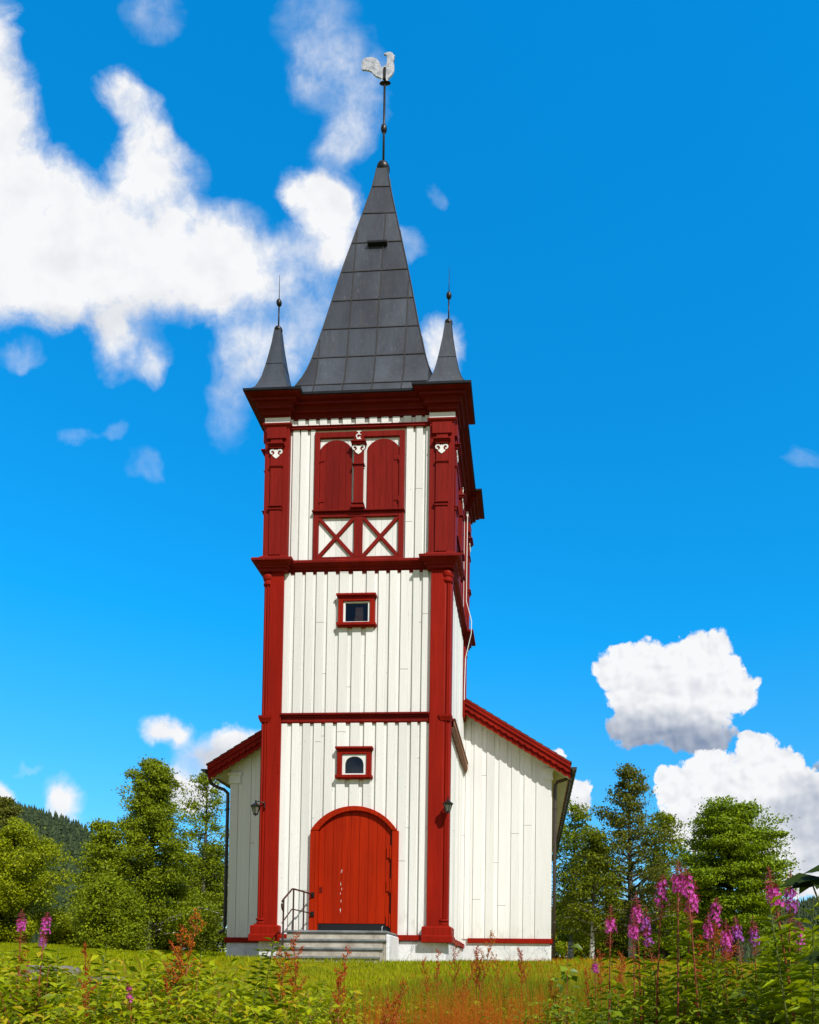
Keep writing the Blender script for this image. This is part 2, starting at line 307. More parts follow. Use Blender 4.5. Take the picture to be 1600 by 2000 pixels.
# ------------------------------------------------------------------ mesh helpers
class MB:
    def __init__(s): s.v = []; s.f = []; s.fn = None
    def add(s, vs, fs):
        o = len(s.v)
        s.v += [s.fn(*p) for p in vs] if s.fn else [tuple(p) for p in vs]
        s.f += [tuple(i+o for i in f) for f in fs]
    def hexa(s, p):
        s.add(p, [(0, 3, 2, 1), (4, 5, 6, 7), (0, 1, 5, 4), (1, 2, 6, 5), (2, 3, 7, 6), (3, 0, 4, 7)])
    def box(s, x0, x1, y0, y1, z0, z1):
        s.hexa([(x0, y0, z0), (x1, y0, z0), (x1, y1, z0), (x0, y1, z0), (x0, y0, z1), (x1, y0, z1), (x1, y1, z1), (x0, y1, z1)])
    def prism(s, poly, y0, y1):
        """polygon in (x, z), extruded in y"""
        n = len(poly)
        s.add([(x, y0, z) for x, z in poly]+[(x, y1, z) for x, z in poly],
              [tuple(range(n)), tuple(range(2*n-1, n-1, -1))]+[(i, i+n, (i+1) % n+n, (i+1) % n) for i in range(n)])
    def strip(s, top, bot, y0, y1):
        """band between two polylines in (x, z)"""
        for i in range(len(top)-1):
            s.hexa([(bot[i][0], y0, bot[i][1]), (bot[i+1][0], y0, bot[i+1][1]), (bot[i+1][0], y1, bot[i+1][1]), (bot[i][0], y1, bot[i][1]),
                    (top[i][0], y0, top[i][1]), (top[i+1][0], y0, top[i+1][1]), (top[i+1][0], y1, top[i+1][1]), (top[i][0], y1, top[i][1])])
    def loft(s, loops, cap=True):
        n = len(loops[0]); o = []
        for L in loops: o += L
        f = [(k*n+i, k*n+(i+1) % n, (k+1)*n+(i+1) % n, (k+1)*n+i) for k in range(len(loops)-1) for i in range(n)]
        if cap: f += [tuple(range(n-1, -1, -1)), tuple((len(loops)-1)*n+i for i in range(n))]
        s.add(o, f)
    def sqloft(s, cx, cy, prof):
        s.loft([[(cx-h, cy-h, z), (cx+h, cy-h, z), (cx+h, cy+h, z), (cx-h, cy+h, z)] for z, h in prof])
    def lathe(s, cx, cy, prof, n=20, flute=0, fl=.06, a0=0):
        s.loft([[(cx+r*(1-fl*abs(math.sin(flute*(a0+2*math.pi*i/n)/2)) if flute else r)*math.cos(a0+2*math.pi*i/n),
                  cy+r*(1-fl*abs(math.sin(flute*(a0+2*math.pi*i/n)/2)) if flute else r)*math.sin(a0+2*math.pi*i/n), z) if flute else
                 (cx+r*math.cos(2*math.pi*i/n), cy+r*math.sin(2*math.pi*i/n), z) for i in range(n)] for z, r in prof])
    def tube(s, pts, r, n=8):
        pts = [Vector(p) for p in pts]; loops = []
        for i, p in enumerate(pts):
            d = (pts[min(i+1, len(pts)-1)]-pts[max(i-1, 0)]).normalized()
            a = d.cross(Vector((.31, .87, .12)) if abs(d.z) > .8 else Vector((0, 0, 1))).normalized(); b = d.cross(a)
            rr = r[i] if isinstance(r, (list, tuple)) else r
            loops.append([tuple(p+a*rr*math.cos(2*math.pi*k/n)+b*rr*math.sin(2*math.pi*k/n)) for k in range(n)])
        s.loft(loops)
    def build(s, name, m, parent=None, bevel=0, smooth=False):
        me = bpy.data.meshes.new(name); me.from_pydata(s.v, [], s.f)
        import bmesh
        b = bmesh.new(); b.from_mesh(me); bmesh.ops.recalc_face_normals(b, faces=b.faces); b.to_mesh(me); b.free()
        me.materials.append(m); o = bpy.data.objects.new(name, me); COL.objects.link(o)
        if parent: o.parent = parent; o.matrix_parent_inverse = Matrix.Translation(-Vector(gloc(parent)))
        if smooth:
            me.shade_smooth()
        if bevel:
            bv = o.modifiers.new('bevel', 'BEVEL'); bv.width = bevel; bv.segments = 1; bv.limit_method = 'ANGLE'; bv.angle_limit = R_(40)
        return o
def gloc(o):
    return o.location if o.parent is None else Vector((0, 0, 0))
def npmesh(name, verts, faces, m, parent=None, local=False):
    """verts Nx3, faces Kx3 or Kx4 arrays"""
    me = bpy.data.meshes.new(name); verts = np.asarray(verts, np.float32); faces = np.asarray(faces, np.int32)
    k = faces.shape[1]
    me.vertices.add(len(verts)); me.vertices.foreach_set('co', verts.ravel())
    me.loops.add(faces.size); me.loops.foreach_set('vertex_index', faces.ravel())
    me.polygons.add(len(faces)); me.polygons.foreach_set('loop_start', np.arange(0, faces.size, k, dtype=np.int32))
    me.update(calc_edges=True); me.validate()
    me.materials.append(m); o = bpy.data.objects.new(name, me); COL.objects.link(o)
    if parent:
        o.parent = parent
        if not local: o.matrix_parent_inverse = Matrix.Translation(-Vector(gloc(parent)))
    return o
def tag(o, label=None, cat=None, group=None, kind=None):
    if label: o['label'] = label
    if cat: o['category'] = cat
    if group: o['group'] = group
    if kind: o['kind'] = kind
    return o
def empty(name, loc=(0, 0, 0), **kw):
    o = bpy.data.objects.new(name, None); COL.objects.link(o); o.location = loc; o.empty_display_size = .2
    return tag(o, **kw)
def clone(root, loc, rz=0, scale=1., label=None, group=None):
    r = root.copy(); COL.objects.link(r); r.location = loc; r.rotation_euler = (0, 0, rz); r.scale = (scale,)*3
    if label: r['label'] = label
    if group: r['group'] = group
    for ch in list(root.children):
        c = ch.copy(); COL.objects.link(c); c.parent = r
        for g in ch.children:
            d = g.copy(); COL.objects.link(d); d.parent = c
    return r

# ------------------------------------------------------------------ ground
YK = [-80, -20, -15, -11, -8.5, -6, -4, -2.4, 0, 8, 25, 60, 150, 3000]
ZK = [-1.9, -1.45, -1.25, -.98, -.62, -.12, .30, .49, .51, .60, .86, 1.2, 1.8, 3.0]
def gz(x, y):
    z = np.interp(y, YK, ZK)
    rise = np.clip((np.asarray(y, float)+6)/14, 0, 1)
    z = z+np.clip(-np.asarray(x, float)-2, 0, 30)*.035*rise-np.clip(np.asarray(x, float)-6, 0, 25)*.010*rise
    return z+.035*np.sin(np.asarray(x)*.9+.3)*np.sin(np.asarray(y)*.7)*(1-np.exp(-((np.asarray(x)**2+(np.asarray(y)-4)**2)/40)))
def build_ground():
    xs = np.unique(np.concatenate([np.linspace(-14, 16, 121), np.linspace(-60, 60, 81), np.linspace(-400, 400, 41), np.linspace(-3000, 3000, 13)]))
    ys = np.unique(np.concatenate([np.linspace(-20, 14, 137), np.linspace(-80, 80, 81), np.linspace(-80, 400, 25), np.linspace(400, 3000, 9)]))
    Xg, Yg = np.meshgrid(xs, ys); Zg = gz(Xg, Yg)
    nx, ny = len(xs), len(ys); idx = np.arange(nx*ny).reshape(ny, nx)
    F = np.stack([idx[:-1, :-1], idx[:-1, 1:], idx[1:, 1:], idx[1:, :-1]], -1).reshape(-1, 4)
    o = npmesh('ground', np.stack([Xg, Yg, Zg], -1).reshape(-1, 3), F, M['ground']); o.data.shade_smooth(); o['kind'] = 'structure'
build_ground()

# ------------------------------------------------------------------ church
CC, WW = 1.927, 1.927            # tower axis (y) and half width to the pilaster face
church = empty('church', (0, 1.9, .5), label='white board church with red trim, tall grey spire and weathercock on top', cat='church')
def side(k):
    """local (u along the face, -v out of the face, z) -> world, for the four faces of the tower"""
    c, s = [(1, 0), (0, 1), (-1, 0), (0, -1)][k]
    def fn(u, y, z):
        X, Y = u, y-WW
        return (X*c-Y*s, CC+X*s+Y*c, z)
    return fn
# y in face coordinates: 0 = pilaster face, + into the wall
Z_BASE, Z_MID, Z_BAND, Z_TOP = 1.06, 5.36, 8.46, 11.67
BOARD_Y, GAP_Y, CORE_Y = .048, .088, .096
lines = [-1.515, -1.294, -1.069, -.844, -.612, -.367, -.092, .19, .436, .669, .897, 1.146, 1.34, 1.515]
WIN = [(-.36, .37, 7.33, 7.95), (-.345, .345, 4.24, 4.80)]
def arc(u, uc, hw, zs, rise):
    Rr = (hw*hw+rise*rise)/(2*rise); d = abs(u-uc)
    return zs+math.sqrt(max(Rr*Rr-d*d, 0))-(Rr-rise) if d < hw else zs
def door_top(u): return arc(u, .025, .86, 3.15, .48) if abs(u-.025) < .86 else None
def boards(mb, u0, u1, z0, z1, y0, y1, holes, door):
    cuts = [(z0, z1)]
    for (a, b, c, d) in holes:
        if u1 > a and u0 < b:
            cuts = [q for (p, r) in cuts for q in ([(p, min(r, c))] if p < c else [])+([(max(p, d), r)] if r > d else [])]
    for (p, r) in cuts:
        zz = []
        if door:
            us = [u0, (u0*2+u1)/3, (u0+2*u1)/3, u1]
            zz = [(u, max(p, (door_top(u) or p)-.02)) for u in us]
            if u0 > -.83 and u1 < .88 and p < 2:
                mb.prism(zz+[(u1, r), (u0, r)], y0, y1); continue
            if p < 2 and (u1 > -.83 and u0 < .88):
                lo, hi = (u0, -.81) if u0 < -.81 else (.86, u1)
                mb.prism([(lo, p), (hi, p), (hi, r), (lo, r)], y0, y1)
                ua, ub = (-.81, u1) if u0 < -.81 else (u0, .86)
                if ub-ua > .005: mb.prism([(ua, max(p, (door_top(ua) or 3.15)-.02)), (ub, max(p, (door_top(ub) or 3.15)-.02)), (ub, r), (ua, r)], y0, y1)
                continue
        mb.box(u0, u1, y0, y1, p, r)
def wall_field(mb, z0, z1, holes=(), door=False):
    rr = random.Random(int(z0*100))
    for a, b in zip(lines[:-1], lines[1:]):
        w = (b-a)*.64 if a > -1.5 else .12
        boards(mb, a, a+w, z0, z1, BOARD_Y+rr.uniform(-.003, .003), CORE_Y, holes, door)
        boards(mb, a+w+.001, b-.006, z0, z1, GAP_Y, CORE_Y, holes, door)
def slab_holes(mb, u0, u1, z0, z1, y0, y1, holes):
    zs = sorted({z0, z1, *[h[2] for h in holes], *[h[3] for h in holes]})
    for za, zb in zip(zs[:-1], zs[1:]):
        us = [u0]
        for h in sorted(holes):
            if h[2] <= za+1e-6 and h[3] >= zb-1e-6: us += [h[0], h[1]]
        us.append(u1)
        for k in range(0, len(us), 2):
            if us[k+1] > us[k]: mb.box(us[k], us[k+1], y0, y1, za, zb)
m = MB()
for k in range(4):
    m.fn = side(k)
    fr = (k == 0)
    wall_field(m, Z_BASE-.03, Z_MID, WIN[1:] if fr else (), fr)
    wall_field(m, Z_MID+.17, Z_BAND+.02, WIN[:1] if fr else ())
    wall_field(m, 11.53, 11.70)
    if k in (1, 3):                                              # side boards run on to the nave below its roof
        for q in range(2):
            a = 1.516+q*.235; z1 = 6.62
            if k == 1: m.box(a, a+.15, BOARD_Y, CORE_Y+.10, 1.03, z1); m.box(a+.151, min(a+.232, 1.955), GAP_Y, CORE_Y+.10, 1.03, z1)
            else: m.box(-a-.15, -a, BOARD_Y, CORE_Y+.10, 1.03, z1); m.box(-min(a+.232, 1.955), -a-.151, GAP_Y, CORE_Y+.10, 1.03, z1)
    for a, b in ((-1.47, -.93), (.93, 1.47)):       # belfry fields beside the openings
        ls = [a+.075, a+.24, a+.445] if a < 0 else [a+.035, a+.235, a+.44]
        prev = a
        for q in ls:
            m.box(prev, q-.006, GAP_Y, CORE_Y, 8.66, 11.47); w = .135
            m.box(q, min(q+w, b), BOARD_Y, CORE_Y, 8.66, 11.47); prev = min(q+w, b)+.001
        if prev < b-.01: m.box(prev, b, GAP_Y, CORE_Y, 8.66, 11.47)
    slab_holes(m, -1.70, 1.70, .9, 11.9, CORE_Y, .20, WIN if fr else [])
m.fn = None
tower_wall = m.build('tower_wall', M['white'], church, bevel=.004)

# corner pilasters, lower two storeys
for k in range(4):
    m = MB(); m.fn = side(k); rear = k in (1, 2)
    zb = 6.60 if rear else 1.05
    m.box(1.515, 1.80, 0, .14, zb, 8.47)                         # front board
    m.box(1.50, 1.795, .14, .43, zb, 8.47)                       # core of the corner
    m.fn = side((k+1) % 4)
    m.box(-1.80, -1.515, 0, .14, zb, 8.47)
    pil = m.build('corner_pilaster', M['redlow'] if k in (0, 1, 2, 3) else M['red'], church, bevel=.006)
    m = MB(); m.fn = side(k)
    cu, cy_, r = 1.842, .085, .098
    def shaft(z0, z1): m.lathe(cu, cy_, [(z0, r), (z1, r)], 72, 9, .30, .2)
    shaft(6.61 if rear else 5.50, 8.25)
    if not rear: shaft(1.40, 5.37)
    for zz, rr_ in () if rear else ((1.29, .112), (1.36, .118)):
        m.lathe(cu, cy_, [(zz-.03, .10), (zz-.015, rr_), (zz+.015, rr_), (zz+.03, .10)], 24)
    if not rear: m.box(cu-.115, cu+.115, cy_-.115, cy_+.115, 1.20, 1.27)
    m.lathe(cu, cy_, [(8.20, .095), (8.22, .112), (8.25, .115), (8.27, .10), (8.30, .10), (8.33, .118), (8.38, .128), (8.42, .125)], 24)
    if not rear: m.sqloft(cu, cy_, [(5.37, .095), (5.40, .105), (5.45, .125), (5.50, .128), (5.51, .10)])
    m.build('corner_column', M['redlow'], pil, smooth=False)
    if rear: continue
    m = MB(); m.fn = side(k)
    m.sqloft((1.455+2.0)/2, WW-(1.455+2.0)/2, [(1.055, .295), (1.215, .295), (1.24, .272)])
    m.sqloft((1.43+2.045)/2, WW-(1.43+2.045)/2, [(.915, .308), (1.035, .308), (1.062, .29)])
    m.build('pilaster_base', M['redlow'], pil, bevel=.006)

# string courses
def ring_profile(mb, prof, cut=None):
    mb.sqloft(0, CC, [(z, WW+v) for z, v in prof])
m = MB()
for k in range(4):
    m.fn = side(k)
    m.strip([(-1.517, 5.372), (1.517, 5.372)], [(-1.517, 5.352), (1.517, 5.352)], .045, CORE_Y)
    m.box(-1.517, 1.517, .035, CORE_Y-.004, 5.373, 5.47)
    m.box(-1.517, 1.517, .005, CORE_Y-.002, 5.472, 5.50)
    m.box(-1.517, 1.517, -.035, CORE_Y-.003, 5.503, 5.545)
m.fn = None
m.build('string_course', M['red'], church, bevel=.006)
m = MB()
P2 = [(8.46, .03), (8.522, .032), (8.524, .068), (8.55, .07), (8.552, .05), (8.59, .075), (8.622, .12), (8.624, .165), (8.668, .17), (8.69, .15)]
m.sqloft(0, CC, [(z-.004, WW+v-.10) for z, v in P2])
for sx in (-1, 1):
    for sy in (-1, 1):
        m.sqloft(sx*1.71, CC+sy*1.71, [(z, .255+v) for z, v in P2])
m.build('belfry_band', M['red'], church, bevel=.004)

# belfry corner piers with raised strips and carved fleurons
def fleuron(mb, uc, z, y, s=1.):
    """carved white drop with two scrolls"""
    P = [(0, 0), (-.05, .035), (-.078, .07), (-.045, .085), (-.03, .115), (-.045, .15), (0, .188), (.045, .15), (.03, .115), (.045, .085), (.078, .07), (.05, .035)]
    mb.prism([(uc+a*s, z+b*s) for a, b in P][::-1], y-.012*s, y)
    for sg in (-1, 1):
        pts = []
        for i in range(9):
            t = math.pi*(.15+1.35*i/8); pts.append((uc+sg*s*(.075-.043*math.cos(t)), z+s*(.142+.040*math.sin(t))))
        for (a, b), (c, d) in zip(pts[:-1], pts[1:]):
            dx, dz = c-a, d-b; L = math.hypot(dx, dz); nx, nz = -dz/L*.017*s, dx/L*.017*s
            mb.prism([(a+nx, b+nz), (c+nx, d+nz), (c-nx, d-nz), (a-nx, b-nz)], y-.013*s, y)
        mb.lathe_y = None
for k in range(4):
    m = MB(); m.fn = side(k)
    m.box(1.45, 1.955, -.028, .477, 8.66, 11.55)
    pier = m.build('belfry_pier', M['red'], church, bevel=.006)
    s_, wh, cap, foot = MB(), MB(), MB(), MB(); fls = []
    for kk, sg in ((k, 1), ((k+1) % 4, -1)):
        uc = sg*1.705
        fl = MB(); fls.append(fl); s_ = MB(); f0 = -.028
        for q in (s_, fl): q.fn = side(kk)
        s_.box(uc-.118, uc+.118, f0-.035, f0, 8.80, 11.23)
        s_.box(uc-.20, uc+.20, f0-.055, f0, 11.225, 11.46)               # block under the cap
        for (z0, z1, hw, dp) in ((11.075, 11.105, .175, .115), (11.045, 11.075, .15, .09), (11.01, 11.045, .135, .07), (10.64, 10.665, .14, .06), (10.62, 10.64, .13, .048),
                                 (9.79, 9.815, .145, .08), (9.735, 9.79, .135, .055)):
            s_.box(uc-hw, uc+hw, f0-dp, f0, z0, z1)
        fleuron(fl, uc, 10.805, f0-.036)
        s_.build('raised_strip', M['red'], pier, bevel=.005)
    cx_, cy0 = 1.7025, .2245
    cap.fn = side(k)
    cap.sqloft(cx_, cy0, [(11.47, .262), (11.50, .275), (11.52, .30), (11.55, .305), (11.565, .29)])
    foot.fn = side(k); foot.sqloft(cx_, cy0, [(8.66, .31), (8.755, .31), (8.78, .285), (8.805, .26)])
    wh.fn = side(k)
    wh.sqloft(cx_, cy0, [(11.566, .262), (11.70, .262)])
    cap.build('pier_capital', M['red'], pier, bevel=.004); foot.build('pier_foot', M['red'], pier, bevel=.004)
    wh.build('pier_frieze', M['white'], pier)
    for fl in fls: fl.build('carved_fleuron', M['whitetrim'], pier)

# belfry openings: frame, arched shutters, middle post and crossed braces
for k in range(4):
    fr = MB(); fr.fn = side(k); F0, F1 = .012, CORE_Y
    for a, b in ((-.93, -.825), (.825, .93)): fr.box(a, b, F0, F1, 8.68, 11.39)
    fr.box(-.825, .825, F0+.002, F1, 11.27, 11.388)
    fr.box(-.825, .825, F0+.002, F1, 9.60, 9.70); fr.box(-.95, .95, -.035, F1-.004, 9.70, 9.735)
    fr.box(-.825, .825, F0+.002, F1, 8.68, 8.775); fr.box(-.085, .09, F0+.004, F1, 8.775, 9.60)
    op = fr.build('belfry_opening', M['red'], church, bevel=.006)
    wp = MB(); wp.fn = side(k)
    for a, b in ((-.825, .825),):
        n = 14
        for i in range(n): wp.box(a+(b-a)*i/n+.001, a+(b-a)*(i+1)/n-.002, .066, CORE_Y-.001, 8.775, 11.27)
    wp.build('white_panel', M['white'], op, bevel=.003)
    br = MB(); br.fn = side(k)
    for (a, b) in ((-.825, -.085), (.09, .825)):
        z0, z1 = 8.775, 9.60; L = math.hypot(b-a, z1-z0); nx, nz = (z1-z0)/L*.036, (b-a)/L*.036
        br.prism([(a-nx, z0+nz), (a+nx, z0-nz), (b+nx, z1-nz), (b-nx, z1+nz)][::-1], .028, .067)
        br.prism([(a-nx, z1-nz), (a+nx, z1+nz), (b+nx, z0+nz), (b-nx, z0-nz)], .0265, .0655)
    br.build('cross_brace', M['red'], op, bevel=.004)
    for (a, b) in ((-.822, -.155), (.16, .822)):
        sh = MB(); sh.fn = side(k); uc, hw = (a+b)/2, (b-a)/2; n = 5
        for i in range(n):
            u0, u1 = a+2*hw*i/n+.0015, a+2*hw*(i+1)/n-.0015
            top = [(u0+(u1-u0)*j/4, arc(u0+(u1-u0)*j/4, uc, hw+.004, 11.03, .205)) for j in range(5)]
            sh.prism([(u0, 9.737), (u1, 9.737)]+top[::-1], .042, .068)
        so_ = sh.build('belfry_shutter', M['red'], op, bevel=.003)
        hb = MB(); hb.fn = side(k); sg = -1 if a < 0 else 1; e = a if a < 0 else b
        for z in (9.95, 10.80):
            hb = MB(); hb.fn = side(k)
            hb.box(min(e, e-sg*.10), max(e, e-sg*.10), .030, .043, z-.018, z+.018); hb.box(e-.012, e+.012, .005, .043, z-.05, z+.05)
            hb.build('shutter_hinge', M['red'], so_)
    ps = MB(); ps.fn = side(k)
    ps.box(-.10, .092, -.032, .06, 9.737, 11.30)
    for (z0, z1, hw, dp) in ((11.10, 11.135, .155, .10), (11.065, 11.10, .135, .075), (10.65, 10.675, .125, .06), (9.83, 9.855, .125, .075), (9.775, 9.83, .115, .055), (9.738, 9.775, .15, .085)):
        ps.box(-.004-hw, -.004+hw, -dp, .05, z0, z1)
    po = ps.build('middle_post', M['red'], op, bevel=.005)
    f2 = MB(); f2.fn = side(k); fleuron(f2, -.004, 10.865, -.033); f2.build('carved_fleuron', M['whitetrim'], po)
    f2 = MB(); f2.fn = side(k)
    # small scroll above the capital: a bar, an open curl and two feet
    f2.box(-.045, .045, -.044, -.032, 11.335, 11.352); f2.box(-.012, .012, -.044, -.032, 11.30, 11.335)
    pts = [(.040+0*1., 11.285)]+[(-.004+.048*math.cos(t), 11.245+.045*math.sin(t)) for t in np.linspace(.7, 5.4, 10)]
    for (a, b), (c, d) in zip(pts[:-1], pts[1:]):
        dx, dz = c-a, d-b; L = math.hypot(dx, dz); nx, nz = -dz/L*.011, dx/L*.011
        f2.prism([(a+nx, b+nz), (c+nx, d+nz), (c-nx, d-nz), (a-nx, b-nz)], -.044, -.032)
    f2.box(-.045, .05, -.0445, -.0325, 11.178, 11.192); f2.prism([(-.01, 11.19), (.02, 11.19), (.035, 11.235), (.0, 11.225)], -.0442, -.0322)
    f2.build('carved_scroll', M['whitetrim'], po)
# thin red moulding under the frieze
m = MB()
for k in range(4):
    m.fn = side(k); m.box(-1.452, 1.452, .01, CORE_Y-.004, 11.47, 11.53); m.box(-1.452, 1.452, -.01, CORE_Y-.006, 11.512, 11.527)
m.fn = None
m.build('frieze_moulding', M['red'], church, bevel=.004)

# cornice with broken-out corner blocks
PC = [(11.69, .02), (11.715, .02), (11.718, .065), (11.75, .068), (11.752, .045), (11.80, .075), (11.803, .135), (11.838, .14), (11.84, .105), (11.895, .135), (11.915, .165), (11.918, .215), (11.958, .222), (11.96, .185), (11.985, .22), (12.0, .275), (12.003, .315), (12.02, .32)]
m = MB()
m.sqloft(0, CC, [(z-.006, WW+v-.11) for z, v in PC])
for sx in (-1, 1):
    for sy in (-1, 1): m.sqloft(sx*1.717, CC+sy*1.717, [(z, .245+v) for z, v in PC])
m.build('cornice', M['reddark'], church, bevel=.003)
m = MB(); PF = [(12.021, .32), (12.022, .348), (12.065, .352), (12.075, .30)]
m.sqloft(0, CC, [(z-.006, WW+v-.11) for z, v in PF])
for sx in (-1, 1):
    for sy in (-1, 1): m.sqloft(sx*1.717, CC+sy*1.717, [(z, .245+v) for z, v in PF])
m.build('cornice_flashing', M['flash'], church)

# spire and pinnacles: flared pyramids of zinc sheets
def interp(prof, z): return float(np.interp(z, [p[0] for p in prof], [p[1] for p in prof]))
def smoothprof(prof, n):
    zs = np.linspace(prof[0][0], prof[-1][0], n); zz = [p[0] for p in prof]; hh = [p[1] for p in prof]
    h = np.interp(zs, zz, hh); h2 = h.copy(); h2[1:-1] = (h[:-2]+2*h[1:-1]+h[2:])/4
    return list(zip(zs, h2))
SP = smoothprof([(12.06, 1.93), (12.16, 1.83), (12.36, 1.68), (12.757, 1.475), (13.115, 1.335), (13.53, 1.225), (14.37, 1.045), (15.15, .893), (15.95, .735), (16.8, .55), (17.78, .338), (18.4, .205), (18.93, .125)], 60)
rows = [12.06, 12.72, 13.53, 14.30, 15.07, 15.87, 16.70, 17.57, 18.38, 18.93]
vs_ = [-1.72, -1.09, -.465, .16, .785, 1.41]
m = MB()
def face_pts(k, u, z, h, out=0):
    c, s = [(1, 0), (0, 1), (-1, 0), (0, -1)][k]; X, Y = u, -(h+out); return (X*c-Y*s, CC+X*s+Y*c, z)
for k in range(4):
    for ri in range(len(rows)-1):
        zs = [rows[ri]]+[z for z, _ in SP if rows[ri]+.01 < z < rows[ri+1]-.01]+[rows[ri+1]]
        hs = [interp(SP, z) for z in zs]
        cols = [-9]+[v for v in vs_ if abs(v) < hs[0]-.02]+[9]
        if ri >= 7: cols = [-9, 9]
        for a, b in zip(cols[:-1], cols[1:]):
            L = []
            for z, h in zip(zs, hs):
                u0, u1 = max(a, -h), min(b, h)
                if u1-u0 < .004: u0 = u1 = max(-h, min(h, a if a > 0 else b))
                L.append((u0, u1, z, h))
            vv = []; ff = []
            for (u0, u1, z, h) in L: vv += [face_pts(k, u0, z, h), face_pts(k, u1, z, h)]
            for i in range(len(L)-1):
                if L[i][1]-L[i][0] > .004 or L[i+1][1]-L[i+1][0] > .004: ff.append((2*i, 2*i+1, 2*i+3, 2*i+2))
            m.add(vv, ff)
spire = m.build('spire', M['zinc'], church)
m = MB()
rs = random.Random(4)
for k in range(4):
    for z in rows[1:-1]:
        h = interp(SP, z); h2 = interp(SP, z+.022); dz = rs.uniform(-.012, .012)
        m.hexa([face_pts(k, -h, z, h, -.01), face_pts(k, h, z, h, -.01), face_pts(k, h2, z+.022, h2, -.01), face_pts(k, -h2, z+.022, h2, -.01),
                face_pts(k, -h, z+dz, h, .012), face_pts(k, h, z-dz, h, .012), face_pts(k, h2, z+.022-dz, h2, .012), face_pts(k, -h2, z+.022+dz, h2, .012)])
    for v in vs_:
        zt = [z for z, h in SP if h > abs(v)+.01 and z < 17.57]
        for za, zb in zip(zt[:-1], zt[1:]):
            ha, hb_ = interp(SP, za), interp(SP, zb)
            m.hexa([face_pts(k, v-.011, za, ha, -.01), face_pts(k, v+.011, za, ha, -.01), face_pts(k, v+.011, zb, hb_, -.01), face_pts(k, v-.011, zb, hb_, -.01),
                    face_pts(k, v-.009, za, ha, .020), face_pts(k, v+.009, za, ha, .020), face_pts(k, v+.009, zb, hb_, .020), face_pts(k, v-.009, zb, hb_, .022)])
    # hip ribs
    c, s = [(1, 0), (0, 1), (-1, 0), (0, -1)][k]
    m.tube([face_pts(k, h, z, h) for z, h in SP[::2]+[SP[-1]]], .014, 6)
m.build('standing_seam', M['seam'], spire)
m = MB()
h = interp(SP, 16.62)
m.hexa([(-.19, CC-h-.10, 16.60), (.25, CC-h-.10, 16.60), (.25, CC-h+.1, 16.56), (-.19, CC-h+.1, 16.56), (-.19, CC-h-.10, 16.64), (.25, CC-h-.10, 16.64), (.27, CC-h+.1, 16.74), (-.21, CC-h+.1, 16.74)])
m.build('vent_hood', M['flash'], spire)
def ball(mb, cx, cy, z, rx, rz, n=20):
    mb.lathe(cx, cy, [(z+rz*math.sin(t), max(rx*math.cos(t), .002)) for t in np.linspace(-math.pi/2, math.pi/2, 13)], n)
m = MB(); ball(m, 0, CC, 19.03, .155, .15); m.build('spire_ball', M['iron'], spire, smooth=True)
PN = smoothprof([(12.06, .50), (12.12, .42), (12.24, .335), (12.51, .246), (12.89, .173), (13.33, .103), (13.68, .062)], 24)
for sx, sy in ((-1, -1), (1, -1), (1, 1), (-1, 1)):
    px_, py_ = sx*1.785, CC+sy*1.785
    m = MB(); m.sqloft(px_, py_, PN); m.sqloft(px_, py_, [(12.84, interp(PN, 12.84)+.008), (12.862, interp(PN, 12.862)+.008)])
    for ax in range(4):
        c, s = [(1, 0), (0, 1), (-1, 0), (0, -1)][ax]
        m.tube([(px_+h*c-h*-s*-1, py_+h*s+h*-c*-1*-1, z) if False else (px_+(h*c+h*s), py_+(h*s-h*c), z) for z, h in PN], .008, 5)
    pn = m.build('pinnacle', M['zinc'], church)
    m = MB(); ball(m, px_, py_, 13.70, .085, .075); m.tube([(px_, py_, 13.7), (px_, py_, 14.3)], .016, 8); m.tube([(px_, py_, 14.3), (px_, py_, 14.90)], [.010, .004], 6)
    ball(m, px_, py_, 14.29, .056, .078)
    m.build('pinnacle_finial', M['iron'], pn, smooth=True)
# weathercock
m = MB(); m.tube([(0, CC, 19.1), (0, CC, 21.13)], .026, 10); ball(m, 0, CC, 20.005, .072, .112)
wc = m.build('weathercock', M['iron'], church, smooth=True)
m = MB(); m.loft([[(.01+r*math.cos(2*math.pi*i/20), CC+.42*r*math.sin(2*math.pi*i/20), z) for i in range(20)] for z, r in [(21.095, .02), (21.108, .09), (21.118, .135), (21.132, .09), (21.145, .02)]]); m.build('weathercock_disc', M['iron'], wc)
RO = [(125, 290), (135, 230), (165, 200), (210, 185), (270, 185), (320, 200), (365, 230), (395, 265), (415, 310), (428, 345), (445, 330), (470, 320), (490, 308), (502, 280), (507, 230), (505, 178), (487, 158), (460, 156), (475, 138),
      (515, 128), (555, 128), (588, 145), (605, 172), (624, 185), (610, 205), (616, 240), (600, 265), (612, 310), (620, 352), (612, 400), (590, 445), (560, 470), (538, 497), (520, 535), (502, 535), (496, 500), (444, 495), (440, 532), (428, 532), (430, 490),
      (390, 472), (350, 456), (310, 425), (285, 390), (250, 375), (230, 362), (215, 372), (200, 352), (180, 362), (165, 350), (150, 362), (130, 340)]
import mathutils
pr = [((a/7.69-62)*.0122, 21.15+(70-b/7.69)*.01336) for a, b in RO]
tri = mathutils.geometry.tessellate_polygon([[Vector((a, 0, b)) for a, b in pr]])
m = MB(); n = len(pr)
m.add([(a, CC-.018, b) for a, b in pr]+[(a, CC+.018, b) for a, b in pr], [tuple(t) for t in tri]+[tuple(n+i for i in t[::-1]) for t in tri]+[(i, (i+1) % n, (i+1) % n+n, i+n) for i in range(n)])
m.build('rooster', M['silver'], wc)
m = MB(); m.box(-.03, .03, CC-.04, CC+.04, 21.2, 21.47); m.build('rooster_socket', M['iron'], wc)

